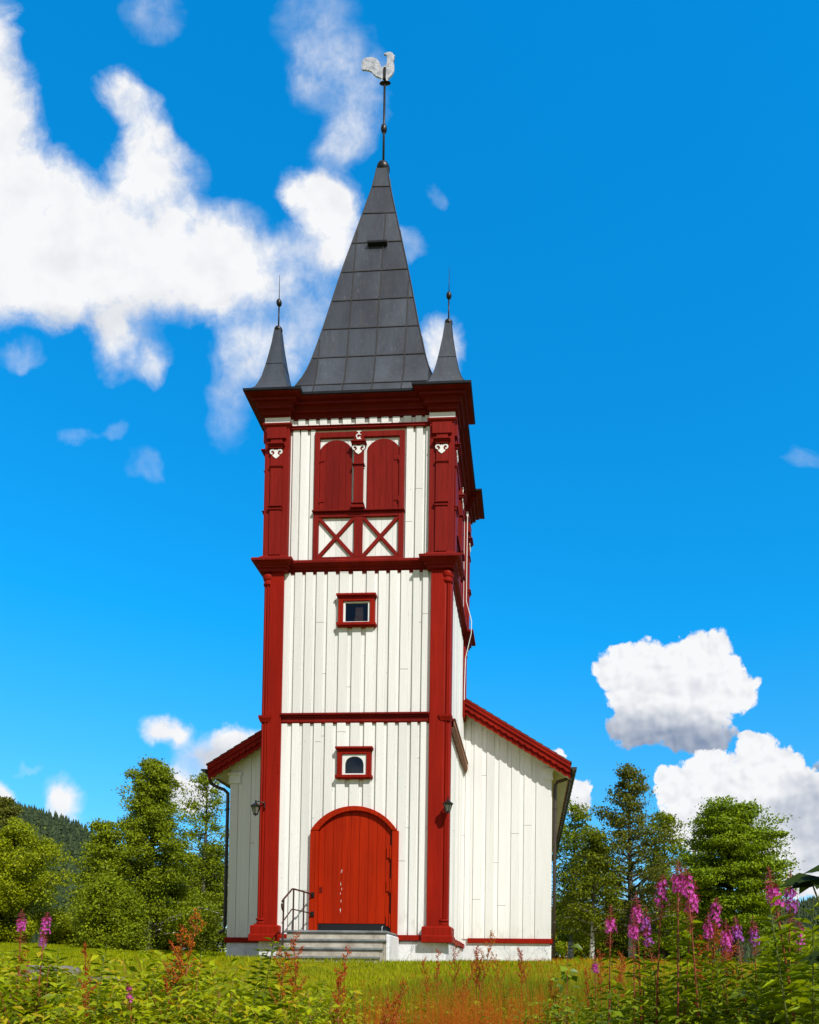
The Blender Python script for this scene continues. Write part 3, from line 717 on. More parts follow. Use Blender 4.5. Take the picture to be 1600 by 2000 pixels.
# small windows
def window(z0, z1, lint, sill, hood, arched):
    (l0, l1), (s0, s1) = lint, sill
    m = MB(); y = .0
    m.box(l0+.035, l0+.13, y, .10, z0+.07, z1-.06); m.box(l1-.13, l1-.035, y, .10, z0+.07, z1-.06)
    m.box(l0+.035, l1-.035, y-.002, .10, z1-.14, z1-.055)
    m.box(l0, l1, y-.055, .09, z1-.045, z1); m.box(l0+.015, l1-.015, y-.03, .09, z1-.06, z1-.043)
    m.box(s0, s1, y-.05, .09, z0+.015, z0+.075); m.box(s0+.03, s1-.03, y-.02, .09, z0, z0+.017)
    w = m.build('window', M['redlow'], church, bevel=.005)
    a, b, c, d = l0+.132, l1-.132, z0+.077, z1-.142
    m = MB(); t = .042
    if not arched:
        m.box(a, b, .03, .085, c, c+t); m.box(a, b, .03, .085, d-t*.6, d); m.box(a, a+t, .031, .085, c+t, d-t*.6); m.box(b-t, b, .031, .085, c+t, d-t*.6)
    else:
        m.box(a, b, .03, .085, c, c+t); hw = (b-a)/2-t*1.4; uc = (a+b)/2; zs = d-.20
        N = 16; us = np.linspace(uc-hw, uc+hw, N+1)
        m.strip([(u, d) for u in us], [(u, zs+math.sqrt(max(hw*hw-(u-uc)**2, 0))*.82) for u in us], .03, .085)
        m.box(a, uc-hw, .031, .085, c+t, d); m.box(uc+hw, b, .031, .085, c+t, d)
    m.build('window_frame', M['whitetrim'], w, bevel=.003)
    m = MB(); m.box(a+.01, b-.01, .060, .066, c+.01, d-.01); m.build('pane', M['glass'], w)
    return w
w1 = window(7.315, 7.985, (-.41, .405), (-.40, .405), None, False)
m = MB(); m.box(-.045, .115, .10, .20, 7.1, 7.76); m.box(-.06, .05, .08, .099, 7.44, 7.53); m.build('interior_post', M['postwood'], w1, bevel=.01)
window(4.20, 4.85, (-.375, .385), (-.37, .38), None, True)
m = MB(); m.box(-1.6, 1.6, .9, 1.0, 1.0, 11); m.build('dark_backing', M['black'], church)  # added black sheet, standing in for the unlit inside of the tower

# entrance door
m = MB()
OUT = lambda u: arc(u, .025, .88, 3.15, .50); INN = lambda u: arc(u, .055, .748, 3.155, .40)
us = np.concatenate([np.linspace(-.693, .803, 25)])
top = [(.025+.88*math.sin(t), 3.15+(OUT(.025+.88*math.sin(t))-3.15)) for t in np.linspace(-math.pi/2, math.pi/2, 25)]
inn = [(.055+.748*math.sin(t), INN(.055+.748*math.sin(t))) for t in np.linspace(-math.pi/2, math.pi/2, 25)]
m.strip(top, inn, -.022, CORE_Y-.001)
m.box(-.855, -.693, -.012, CORE_Y-.001, 1.09, 3.15); m.box(.803, .935, -.012, CORE_Y-.001, 1.06, 3.15)
m.box(-.745, -.69, -.026, CORE_Y-.002, 1.09, 3.13)
door = m.build('entrance_door', M['door'], church, bevel=.006)
m = MB()
n = 9; a, b = -.69, .775
ws = [.105]+[.165]*7+[.10]; tot = sum(ws); u = a
for w in ws:
    w2 = w*(b-a)/tot; u0, u1 = u+.002, u+w2-.002; u += w2
    tp = [(u0+(u1-u0)*j/4, arc(u0+(u1-u0)*j/4, .055, .75, 3.155, .41)) for j in range(5)]
    m.prism([(u0, 1.285), (u1, 1.285)]+tp[::-1], .058, CORE_Y-.003)
leaf = m.build('door_leaf', M['door'], door, bevel=.004)
rr = random.Random(8)
for k in range(9):
    z = rr.choice([1.75, 1.85, 2.0, 2.08, 2.12, 1.95, 2.35, 1.55])+rr.uniform(-.04, .04); uu = -.225+rr.uniform(-.012, .012); w_, h_ = rr.uniform(.004, .009), rr.uniform(.015, .05)
    m = MB(); m.prism([(uu-w_*.7, z), (uu, z-h_), (uu+w_*.7, z+.01), (uu, z+h_)], .0565, .0585); m.build('paint_scar', M['whitetrim'], leaf)
m = MB(); m.box(.775, .803, .066, CORE_Y-.004, 1.28, 3.15); m.box(-.69, .803, .070, CORE_Y-.0045, 1.09, 1.283); m.build('door_gap', M['black'], door)  # gap beside and below the leaf, its darkness put in as solid black
for z in (2.72, 2.05, 1.35):
    m = MB(); m.tube([(.775, .018, z-.14), (.775, .018, z+.14)], .014, 8); m.box(.70, .772, .030, .058, z-.11, z+.10); m.box(.775, .803, .012, .03, z-.1, z+.11); m.build('door_hinge', M['door'], leaf)
m = MB(); m.box(-.665, -.605, .048, .0585, 1.905, 2.02); m.box(-.64, -.63, .044, .0486, 1.945, 1.985); m.build('lock_plate', M['reddark'], leaf)
m = MB(); m.tube([(.62, .05, 1.12), (.62, .045, 1.22), (.64, .05, 1.24)], .011, 6); m.build('door_bolt', M['silver'], door)

# foundation and base boards
m = MB()
def rough_block(mb, x0, x1, y0, y1, z0, z1, seed):
    mb.box(x0, x1, y0, y1, z0, z1)
rough_block(m, -1.90, 1.90, .055, 3.9, .0, .955, 1)
rough_block(m, -4.09, 4.10, 3.89, 16, .0, 1.06, 2)
for sg in (-1, 1):
    m.sqloft(sg*1.70, .232, [(.0, .20), (.918, .20)]) if False else None
m.build('foundation', M['found'], church, bevel=.03)
m = MB()
for k in (0, 1, 3):
    m.fn = side(k); m.box(-1.45, -.93, -.012, .09, .955, 1.065); m.box(.935, 1.45, -.012, .09, .955, 1.065)
    if k: m.box(-.93, .935, -.012, .09, .955, 1.065)
m.fn = side(0)
m.prism([(-1.46, 1.06), (-1.46, .918), (-1.30, .918), (-1.40, 1.06)], -.10, -.013)
m.fn = side(1)
m.box(1.45, 1.93, -.03, .10, .93, 1.045)
m.fn = None
m.box(2.03, 4.12, 3.83, 3.90, 1.075, 1.195); m.box(-4.12, -1.95, 3.83, 3.90, 1.035, 1.165)
m.box(4.075, 4.13, 3.901, 16.02, 1.075, 1.195); m.box(-4.13, -4.075, 3.901, 16.02, 1.035, 1.165)
m.build('base_board', M['redlow'], church, bevel=.006)

# nave
NX, NY0, NY1 = 4.06, 3.90, 16.0
RZ = lambda x: 7.067+.6195*(1.95-abs(x))           # roof line over the front gable
m = MB()
m.prism([(-NX, 1.0), (NX, 1.0), (NX, RZ(NX)-.26), (0, RZ(0)-.26), (-NX, RZ(NX)-.26)], NY0, NY1)
def gable_board(mb, u0, u1, y0, y1, z0): mb.prism([(u0, z0), (u1, z0), (u1, RZ(u1)-.24), (u0, RZ(u0)-.24)], y0, y1)
nl = [1.659, 1.93, 2.141, 2.455, 2.769, 3.082, 3.394, 3.69, 4.072]
for a, b in zip(nl[:-1], nl[1:]):
    gable_board(m, a, a+(b-a)*.62 if b < 4 else b, 3.868, NY0, 1.17); 
    if b < 4: gable_board(m, a+(b-a)*.62+.001, b-.006, 3.884, NY0, 1.17)
nl2 = [-4.072, -3.76, -3.42, -3.02, -2.60, -2.25, -1.93]
for a, b in zip(nl2[:-1], nl2[1:]):
    gable_board(m, a, a+(b-a)*.66, 3.868, NY0, 1.13); gable_board(m, a+(b-a)*.66+.001, b-.006, 3.884, NY0, 1.13)
for sx in (-1, 1):
    y = NY0+.03
    while y < NY1-.3:
        m.box(min(sx*NX, sx*(NX+.032)), max(sx*NX, sx*(NX+.032)), y, y+.19, 1.15, RZ(NX)-.3); m.box(min(sx*NX, sx*(NX+.014)), max(sx*NX, sx*(NX+.014)), y+.191, y+.30, 1.15, RZ(NX)-.3); y += .31
m.build('nave_wall', M['white'], church, bevel=.004)
# white corner capitals
for sg, x0, x1, zt in ((1, 3.86, 4.105, 5.41), (-1, -4.105, -3.80, 5.345)):
    m = MB(); m.box(x0, x1, 3.845, 4.02, zt-.245, zt-.05); m.box(x0-.03, x1+.03, 3.815, 4.03, zt-.052, zt+.01); m.box(x0-.015, x1+.015, 3.83, 4.025, zt-.262, zt-.24)
    m.build('corner_capital', M['whitetrim'], church, bevel=.005)
# roof, bargeboards, soffits
VY = 3.50
m = MB()
ex = 4.55
for sg in (-1, 1):
    n = 26
    for i in range(n):           # courses of slate
        xa, xb = ex*(1-i/n), ex*(1-(i+1)/n)
        za, zb = RZ(xa)+.03, RZ(xb)+.012
        m.hexa([(sg*xa, VY-.03, RZ(xa)-.005), (sg*xb, VY-.03, RZ(xb)-.005), (sg*xb, NY1+.3, RZ(xb)-.005), (sg*xa, NY1+.3, RZ(xa)-.005),
                (sg*xa, VY-.03, za), (sg*xb, VY-.03, zb), (sg*xb, NY1+.3, zb), (sg*xa, NY1+.3, za)])
roof = m.build('nave_roof', M['roofslate'], church)
def scal(x, per=.155, dep=.055):
    t = (x/per) % 1.0
    return dep*(1-math.sqrt(max(0, 1-(2*t-1)**2)))
for sg in (-1, 1):
    m = MB()
    xs = [sg*1.955 if False else sg*(1.90+(4.52-1.90)*i/170) for i in range(171)]
    xs.sort()
    f = lambda d: [(x, RZ(x)-d) for x in (xs[0], xs[-1])]
    m.strip(f(.012), f(.135), VY-.02, VY+.012)
    m.strip(f(.005), f(.05), VY-.032, VY-.021)
    m.strip([(x, RZ(x)-.08) for x in xs], [(x, RZ(x)-.27+scal(abs(x))) for x in xs], VY+.013, VY+.035)
    m.strip([(x, RZ(x)-.10) for x in xs], [(x, RZ(x)-.385+scal(abs(x)+.05, .155, .05)) for x in xs], VY+.060, VY+.082)
    m.build('bargeboard', M['redlow'], roof)
    m = MB()
    m.strip(f(.16), f(.19), VY+.083, 3.88)
    m.strip([(x, RZ(x)-.19) for x in (xs[0], xs[-1])], [(x, RZ(x)-.33) for x in (xs[0], xs[-1])], 3.80, 3.866)
    m.strip([(x, RZ(x)-.191) for x in (xs[0], xs[-1])], [(x, RZ(x)-.245) for x in (xs[0], xs[-1])], 3.745, 3.801)
    X0, X1 = sg*NX, sg*4.50                                        # soffit under the side eave
    zz = lambda x: RZ(x)-.17
    m.hexa([(X0, VY+.085, zz(X0)-.03), (X1, VY+.085, zz(X1)-.03), (X1, NY1, zz(X1)-.03), (X0, NY1, zz(X0)-.03), (X0, VY+.085, zz(X0)), (X1, VY+.085, zz(X1)), (X1, NY1, zz(X1)), (X0, NY1, zz(X0))])
    m.build('soffit', M['cream'], roof)
    m = MB(); m.box(min(sg*4.50, sg*4.53), max(sg*4.50, sg*4.53), VY+.085, NY1, RZ(4.52)-.20, RZ(4.52)-.01); m.build('eave_fascia', M['wood'], roof)
    # gutter and downpipe
    m = MB(); gx, gzz = sg*4.605, RZ(4.55)-.10
    L0, L1 = [], []
    for i in range(11):
        t = math.pi+math.pi*i/10; L0.append((gx+.075*math.cos(t), gzz+.075*math.sin(t))); L1.append((gx+.067*math.cos(t), gzz+.067*math.sin(t)))
    m.strip(L1, L0, VY-.02, NY1)
    m.prism(L0, VY-.026, VY-.018)
    y = VY+.3
    while y < NY1: m.strip([(a, b) for a, b in L0], [(gx+(a-gx)*1.10, gzz+(b-gzz)*1.10) for a, b in L0], y, y+.02); y += .42
    gut = m.build('gutter', M['pipe'], roof)
    m = MB(); px0 = sg*4.165
    if sg > 0: pts = [(gx, 3.98, gzz-.05), (gx-.06, 3.98, gzz-.13), (4.32, 3.98, gzz-.21), (4.22, 3.98, gzz-.24), (px0+.01, 3.98, gzz-.32), (px0, 3.98, gzz-.45), (px0, 3.98, 2.9), (px0, 3.98, .70)]
    else: pts = [(gx+.02, 3.72, gzz-.05), (gx+.05, 3.74, gzz-.20), (gx+.08, 3.78, gzz-.30), (-4.40, 3.85, gzz-.37), (-4.26, 3.93, gzz-.41), (px0, 3.96, gzz-.50), (px0, 3.96, gzz-.68), (px0, 3.96, 1.45), (px0-.02, 3.95, 1.34), (px0-.13, 3.90, 1.27)]
    m.tube(pts, .043, 12)
    for z in (4.45, 3.1, 1.6): m.lathe(px0, pts[-3][1], [(z-.02, .05), (z+.02, .05)], 12)
    m.build('downpipe', M['pipebrown'] if sg > 0 else M['pipe'], gut, smooth=True)
# lightning cable down the side of the tower
m = MB()
m.tube([(1.99, 2.86, 11.3), (1.985, 2.86, 10.2), (1.985, 2.88, 9.2), (2.11, 2.92, 8.75), (2.105, 2.95, 8.45), (1.965, 3.05, 7.9), (1.945, 3.1, 7.2), (1.945, 3.1, 6.9)], .010, 6)
m.build('lightning_cable', M['whitetrim'], church)
# side string course: raw board fixed under it
m = MB(); m.fn = side(1); m.box(-1.50, 1.93, -.050, -.0355 if False else .03, 5.36, 5.372); m.box(-1.48, 1.93, -.075, .04, 5.548, 5.562); m.box(-1.48, 1.93, -.06, -.036, 5.40, 5.5)
m.build('drip_board', M['wood'], church, bevel=.003)

# ------------------------------------------------------------------ steps, railing, lanterns
steps = empty('entrance_steps', (0, -1, .45), label='worn concrete steps with grey slate treads leading up to the red door', cat='steps')
T_ = [(-1.05, 1.085), (-1.34, .915), (-1.63, .752), (-1.92, .588)]
m = MB(); t = MB(); prevy = .04
for i, (yf, z) in enumerate(T_):
    x0, x1 = -.965, .895
    m.box(x0+.012*i*0, x1, yf, (.04 if i == 0 else T_[i-1][0]-.001), .1, z-.046)
    t.box(x0-.03, x1+.03, yf-.035, (.035 if i == 0 else T_[i-1][0]+.002), z-.045, z)
m.build('step_block', M['steps'], steps, bevel=.008); t.build('step_tread', M['slab'], steps, bevel=.008)
m = MB(); m.box(.897, .97, -1.05, .03, .1, 1.02); m.build('step_cheek', M['found'], steps, bevel=.02)

rail = empty('handrail', (-.92, -1.0, .7), label='brown iron handrail on the left side of the church steps', cat='handrail')
A = [(-.775, -.02, 1.86), (-.845, -.40, 1.875), (-.93, -.82, 1.885)]
m = MB(); m.tube([(-.775, -.022, 1.86), (-.845, -.40, 1.875), (-.925, -.80, 1.885), (-.938, -.86, 1.875), (-.93, -1.38, 1.63), (-.93, -1.45, 1.59), (-.93, -1.475, 1.53), (-.93, -1.45, 1.46), (-.927, -1.40, 1.42)], .017, 8); m.build('top_rail', M['rail'], rail, smooth=True)
m = MB(); m.tube([(-.785, -.022, 1.475), (-.845, -.40, 1.485), (-.925, -.80, 1.495), (-.938, -.86, 1.49), (-.93, -1.40, 1.215), (-.932, -1.43, 1.19)], .012, 8); m.build('lower_rail', M['rail'], rail, smooth=True)
for (x, y, z0, z1) in ((-.927, -1.38, .752, 1.63), (-.925, -.80, 1.085, 1.885), (-.845, -.40, 1.085, 1.875)):
    m = MB(); m.tube([(x, y, z0), (x, y, z1)], .0165, 8); m.lathe(x, y, [(z0, .035), (z0+.012, .035)], 10); m.build('rail_post', M['rail'], rail)
for z in (1.86, 1.475):
    m = MB(); m.box(-.815, -.745, -.040, -.0125, z-.055, z+.045); m.tube([(-.78, -.03, z-.02), (-.78, -.055, z-.02)], .02, 8); m.build('rail_bracket', M['iron'], rail, bevel=.004)

lan = empty('wall_lantern', (0, 0, 0), label='black carriage lantern on the front of the right corner column', cat='lantern', group='lanterns beside the entrance')
def lp(mb, name, mt): 
    o = mb.build(name, mt, None); o.parent = lan; return o
m = MB(); m.lathe(0, 0, [(-.05, .0), (-.0, .012)], 8) if False else None
m.box(-.035, .035, -.015, .0, -.04, .10); m.tube([(0, -.01, .06), (0, -.06, .085), (0, -.12, .10), (0, -.17, .085), (0, -.185, .06)], .011, 8); lp(m, 'lantern_bracket', M['iron'])
def sq(mb, prof): mb.loft([[(r*math.cos(math.pi/3*i), -.185+r*math.sin(math.pi/3*i), z) for i in range(6)] for z, r in prof])
m = MB(); sq(m, [(-.015, .105), (.0, .11), (.035, .065), (.06, .03), (.075, .015), (.10, .012), (.11, .02), (.125, .004)]); lp(m, 'lantern_roof', M['iron'])
m = MB(); sq(m, [(-.16, .045), (-.015, .085)]); lp(m, 'lantern_glass', M['lampglass'])
m = MB(); sq(m, [(-.205, .004), (-.195, .012), (-.185, .012), (-.175, .05), (-.155, .052)])
for i in range(6):
    c, s = math.cos(math.pi/3*i), math.sin(math.pi/3*i); m.tube([(.047*c, -.185+.047*s, -.16), (.089*c, -.185+.089*s, -.01)], .006, 5)
lp(m, 'lantern_cage', M['iron'])
lan.location = (1.935, -.005, 3.65)
clone(lan, (-1.79, -.015, 3.64), R_(-78), 1., label='black carriage lantern on the outer side of the left corner column')

# ------------------------------------------------------------------ vegetation helpers
def leaf_quads(P, D, N, L, Wd, fold=.0):
    """pointed leaves: base P, direction D, normal N, length L, width Wd -> verts, tris (4 per leaf, folded along the midrib)"""
    n = len(P); D = D/np.linalg.norm(D, axis=1, keepdims=True); S = np.cross(D, N); S /= np.linalg.norm(S, axis=1, keepdims=True)+1e-9; U = np.cross(S, D)
    L = np.broadcast_to(np.asarray(L, float), (n,))[:, None]; Wd = np.broadcast_to(np.asarray(Wd, float), (n,))[:, None]
    mid = P+D*L*.45-U*L*fold*.6
    V = np.stack([P, P+D*L*.42+S*Wd*.5+U*L*fold*.3, P+D*L-U*L*fold, P+D*L*.42-S*Wd*.5+U*L*fold*.3, mid], 1).reshape(-1, 3)
    b = np.arange(n)[:, None]*5
    F = np.concatenate([b+np.array([[0, 1, 4]]), b+np.array([[1, 2, 4]]), b+np.array([[2, 3, 4]]), b+np.array([[3, 0, 4]])], 1).reshape(-1, 3)
    return V, F
def flat_quads(P, D, N, L, Wd):
    n = len(P); D = D/(np.linalg.norm(D, axis=1, keepdims=True)+1e-9); S = np.cross(D, N); S /= np.linalg.norm(S, axis=1, keepdims=True)+1e-9
    L = np.broadcast_to(np.asarray(L, float), (n,))[:, None]; Wd = np.broadcast_to(np.asarray(Wd, float), (n,))[:, None]
    V = np.stack([P-D*L*.5, P+S*Wd*.5, P+D*L*.5, P-S*Wd*.5], 1).reshape(-1, 3)
    return V, (np.arange(n)[:, None]*4+np.array([[0, 1, 2, 3]]))
def cat(parts):
    Vs, Fs, o = [], [], 0
    for V, F in parts: Vs.append(V); Fs.append(F+o); o += len(V)
    return np.concatenate(Vs), np.concatenate(Fs)
def tree(name, x, y, h, prof, label, leaf, bark, seed, limbs=26, clumps=5, per=60, lsize=.16, trunk_r=.14, bare=.12, flat=.55, csize=.55, droop=0., lean=(0, 0), multi=1, group=None, up=.45, catg='tree', qmin=.3):
    """prof: list of (t 0..1 of height, crown radius in metres)"""
    rg = np.random.default_rng(seed); z0 = float(gz(x, y))-.1
    root = empty(name, (x, y, z0), label=label, cat=catg, group=group)
    tb = MB(); P, CS = [], []
    tt = [p[0] for p in prof]; rr_ = [p[1] for p in prof]
    for s in range(multi):
        off = np.array([0, 0]) if multi == 1 else rg.normal(0, .25, 2)
        ln = np.array(lean)+(rg.normal(0, .12, 2)*h*.25 if multi > 1 else 0); hh = h*(1 if s == 0 else rg.uniform(.75, .95))
        ph = rg.uniform(0, 6.28)
        def tp(t): return np.array([off[0]+ln[0]*t*t+.04*h*.25*math.sin(3.1*t+ph), off[1]+ln[1]*t*t+.04*h*.25*math.cos(2.6*t+ph), t*hh])
        tb.tube([tuple(tp(t)) for t in np.linspace(0, .97, 9)], [trunk_r*(1.15-t*1.05)*(1 if s == 0 else .8) for t in np.linspace(0, .97, 9)], 8)
        for i in range(limbs//multi):
            t = bare+(0.98-bare)*((i+rg.uniform(0, 1))/(limbs//multi))**.9
            az = i*2.399+rg.uniform(-.5, .5); rad = float(np.interp(t, tt, rr_))*rg.uniform(.55, 1.15)
            a = tp(max(t-.10*rad/max(h*.25, .1)*up, bare*.6)); dr = np.array([math.cos(az), math.sin(az), 0])
            pts = []
            for q in np.linspace(0, 1, 5):
                pts.append(a+dr*rad*q+np.array([0, 0, rad*(up*q-droop*q*q)])+rg.normal(0, .03*rad, 3)*(q > 0))
            r0 = trunk_r*(1.05-t)*.5+.008
            tb.tube([tuple(p) for p in pts], [r0*(1-.85*q) for q in np.linspace(0, 1, 5)], 5)
            nc = max(1, int(round(clumps*(.5+.6*rad/max(rr_)))))
            for c in range(nc):
                q = rg.uniform(qmin, 1.03); k = min(int(q*4), 3); p = pts[k]+(pts[k+1]-pts[k])*(q*4-k)
                sc = csize*rg.uniform(.6, 1.25)*(.55+.45*min(1, rad/ (max(rr_)*.6)))
                P.append(p+rg.normal(0, sc*.45, 3)*np.array([1, 1, .7])-np.array([0, 0, droop*sc*.3])); CS.append(sc)
    P = np.array(P); CS = np.array(CS); n = int(per*2.2)
    off = rg.normal(0, 1, (len(P), n, 3)); off /= np.linalg.norm(off, axis=2, keepdims=True); off *= rg.uniform(.25, 1, (len(P), n, 1))**.6*np.where(rg.uniform(0, 1, (len(P), n, 1)) < .16, 1.55, 1.)
    off[..., 2] *= flat
    LP = (P[:, None]+off*CS[:, None, None]).reshape(-1, 3)
    k = len(LP); o2 = off.reshape(-1, 3)
    N = o2*1.1+np.array([0, 0, .55])+rg.normal(0, .35, (k, 3)); D = rg.normal(0, 1, (k, 3))+o2*.7; D[:, 2] -= .35+droop
    LS = lsize*.64*rg.uniform(.6, 1.3, k)
    V, F = flat_quads(LP, D, N, LS, LS*.62)
    tr = tb.build('trunk', bark, None, smooth=True); tr.parent = root
    npmesh('crown', V, F, leaf, root, local=True)
    return root
def tp_(px, d):
    """ground point seen at column px, d metres in front of the camera"""
    p = at(px, 1880, CAM[1]+d); return float(p[0]), float(p[1])

def build_trees():
    # left of the church
    x, y = tp_(8, 36); tree('willow_tree', x, y, 6.0, [(0, 1.6), (.2, 3.0), (.5, 3.1), (.8, 2.0), (1, .5)], 'bright round leafy tree at the far left edge of the lawn', M['lf_bright'], M['bark'], 11, 60, 7, 75, .19, .12, .03, .65, .62, multi=3)
    x, y = tp_(-5, 42); tree('birch_tree', x, y, 8.6, [(0, .8), (.3, 2.2), (.7, 1.9), (1, .5)], 'thin bluish birch top rising behind the round tree at far left', M['lf_blue'], M['bark'], 12, 52, 5, 60, .19, .12, .2, .5, .5, droop=.3)
    x, y = tp_(287, 33); tree('birch_tree', x, y, 8.65, [(0, 2.2), (.2, 2.9), (.4, 2.2), (.6, 1.55), (.78, 1.1), (.9, .6), (1, .12)], 'tallest birch left of the church with pale trunk in its crown', M['lf_birch'], M['birch'], 13, 88, 6, 80, .17, .16, .10, .6, .55, droop=.25)
    x, y = tp_(392, 37); tree('birch_tree', x, y, 9.3, [(0, .8), (.3, 1.9), (.6, 1.6), (.85, 1.1), (1, .3)], 'sparse birch close beside the left gutter of the church', M['lf_birch'], M['birch'], 14, 40, 4, 42, .17, .13, .2, .5, .5, droop=.4)
    x, y = tp_(205, 31.5); tree('birch_tree', x, y, 5.6, [(0, 1.0), (.3, 1.5), (.6, 1.0), (1, .25)], 'short dark birch leaning out left of the tallest birch', M['lf_birch'], M['bark'], 15, 40, 5, 60, .17, .09, .06, .6, .5, lean=(-.3, 0))
    x, y = tp_(212, 29.5); tree('willow_bush', x, y, 2.9, [(0, 1.0), (.4, 1.1), (.8, .7), (1, .3)], 'low green bush at the left foot of the tallest birch', M['lf_birch'], M['bark'], 16, 50, 6, 75, .16, .06, .02, .7, .45, multi=3, catg='bush')
    x, y = tp_(330, 35.5); tree('willow_bush', x, y, 4.2, [(0, 1.9), (.4, 2.1), (.8, 1.3), (1, .4)], 'broad dark bush under the tallest birch beside the lawn', M['lf_dark'], M['bark'], 17, 56, 6, 75, .16, .06, .02, .7, .5, multi=3, catg='bush')
    x, y = tp_(412, 38.5); tree('willow_bush', x, y, 5.6, [(0, 1.4), (.4, 1.6), (.8, 1.0), (1, .4)], 'bushy green tree against the left wall of the church', M['lf_birch'], M['bark'], 18, 60, 6, 75, .16, .08, .02, .7, .5, multi=2, catg='bush')
    x, y = tp_(140, 40); tree('willow_bush', x, y, 1.5, [(0, 1.4), (.5, 1.3), (1, .4)], 'small pale bush in the gap between the left trees', M['lf_bright'], M['bark'], 19, 40, 5, 60, .18, .06, .02, .7, .45, multi=2, catg='bush')
    # right of the church
    x, y = tp_(1118, 33); tree('birch_tree', x, y, 7.0, [(0, .9), (.3, 1.4), (.6, 1.3), (.85, .9), (1, .3)], 'loose yellowish birch just right of the church wall', M['lf_birch'], M['birch'], 21, 50, 4, 40, .17, .12, .16, .5, .5, droop=.35)
    x, y = tp_(1232, 30); tree('birch_tree', x, y, 8.0, [(0, .9), (.2, 1.6), (.45, 1.75), (.7, 1.25), (.88, .65), (1, .2)], 'tall dark birch with white trunk foot right of the church', M['lf_blue'], M['birch'], 22, 84, 4, 34, .15, .14, .16, .5, .40, droop=.15)
    x, y = tp_(1158, 29); tree('birch_tree', x, y, 5.2, [(0, .7), (.4, 1.3), (.8, .8), (1, .3)], 'slender birch with white trunk between church and tall dark birch', M['lf_dark'], M['birch'], 28, 36, 4, 40, .16, .09, .24, .55, .45, droop=.2)
    x, y = tp_(1297, 34); tree('birch_tree', x, y, 6.9, [(0, .8), (.3, 1.3), (.7, 1.1), (1, .4)], 'pale green birch between the tall dark birch and the maple', M['lf_birch'], M['bark'], 23, 44, 4, 46, .17, .11, .12, .55, .46, droop=.3)
    x, y = tp_(1428, 26); tree('maple_tree', x, y, 5.5, [(0, .9), (.18, 1.2), (.32, 1.5), (.55, 1.75), (.72, 1.45), (.88, .95), (1, .3)], 'dense rounded maple with layered bright crown on a short trunk', M['lf_maple'], M['bark'], 24, 66, 6, 105, .14, .15, .20, .26, .56, up=.16, qmin=.5)
    x, y = tp_(1345, 37); tree('alder_tree', x, y, 4.6, [(0, 1.5), (.4, 1.8), (.8, 1.2), (1, .4)], 'dark low alder between the maple and the pale birch', M['lf_dark'], M['bark'], 25, 50, 6, 65, .18, .1, .03, .65, .5, multi=2)
    x, y = tp_(1120, 38); tree('willow_bush', x, y, 3.2, [(0, 1.6), (.5, 1.7), (1, .5)], 'yellow-green bush low behind the right church corner', M['lf_bright'], M['bark'], 26, 50, 6, 60, .18, .06, .02, .7, .5, multi=3, catg='bush')
    x, y = tp_(1215, 40); tree('willow_bush', x, y, 3.4, [(0, 2.0), (.5, 2.0), (1, .6)], 'wide dim bush behind the white birch trunks', M['lf_dark'], M['bark'], 27, 56, 6, 60, .19, .06, .02, .7, .55, multi=3, catg='bush')
    x, y = tp_(1560, 60); tree('willow_bush', x, y, 3.0, [(0, 2.4), (.5, 2.4), (1, .8)], 'long low bush at the field edge right of the maple', M['lf_birch'], M['bark'], 29, 50, 6, 60, .22, .06, .02, .7, .7, multi=3, catg='bush')
build_trees()

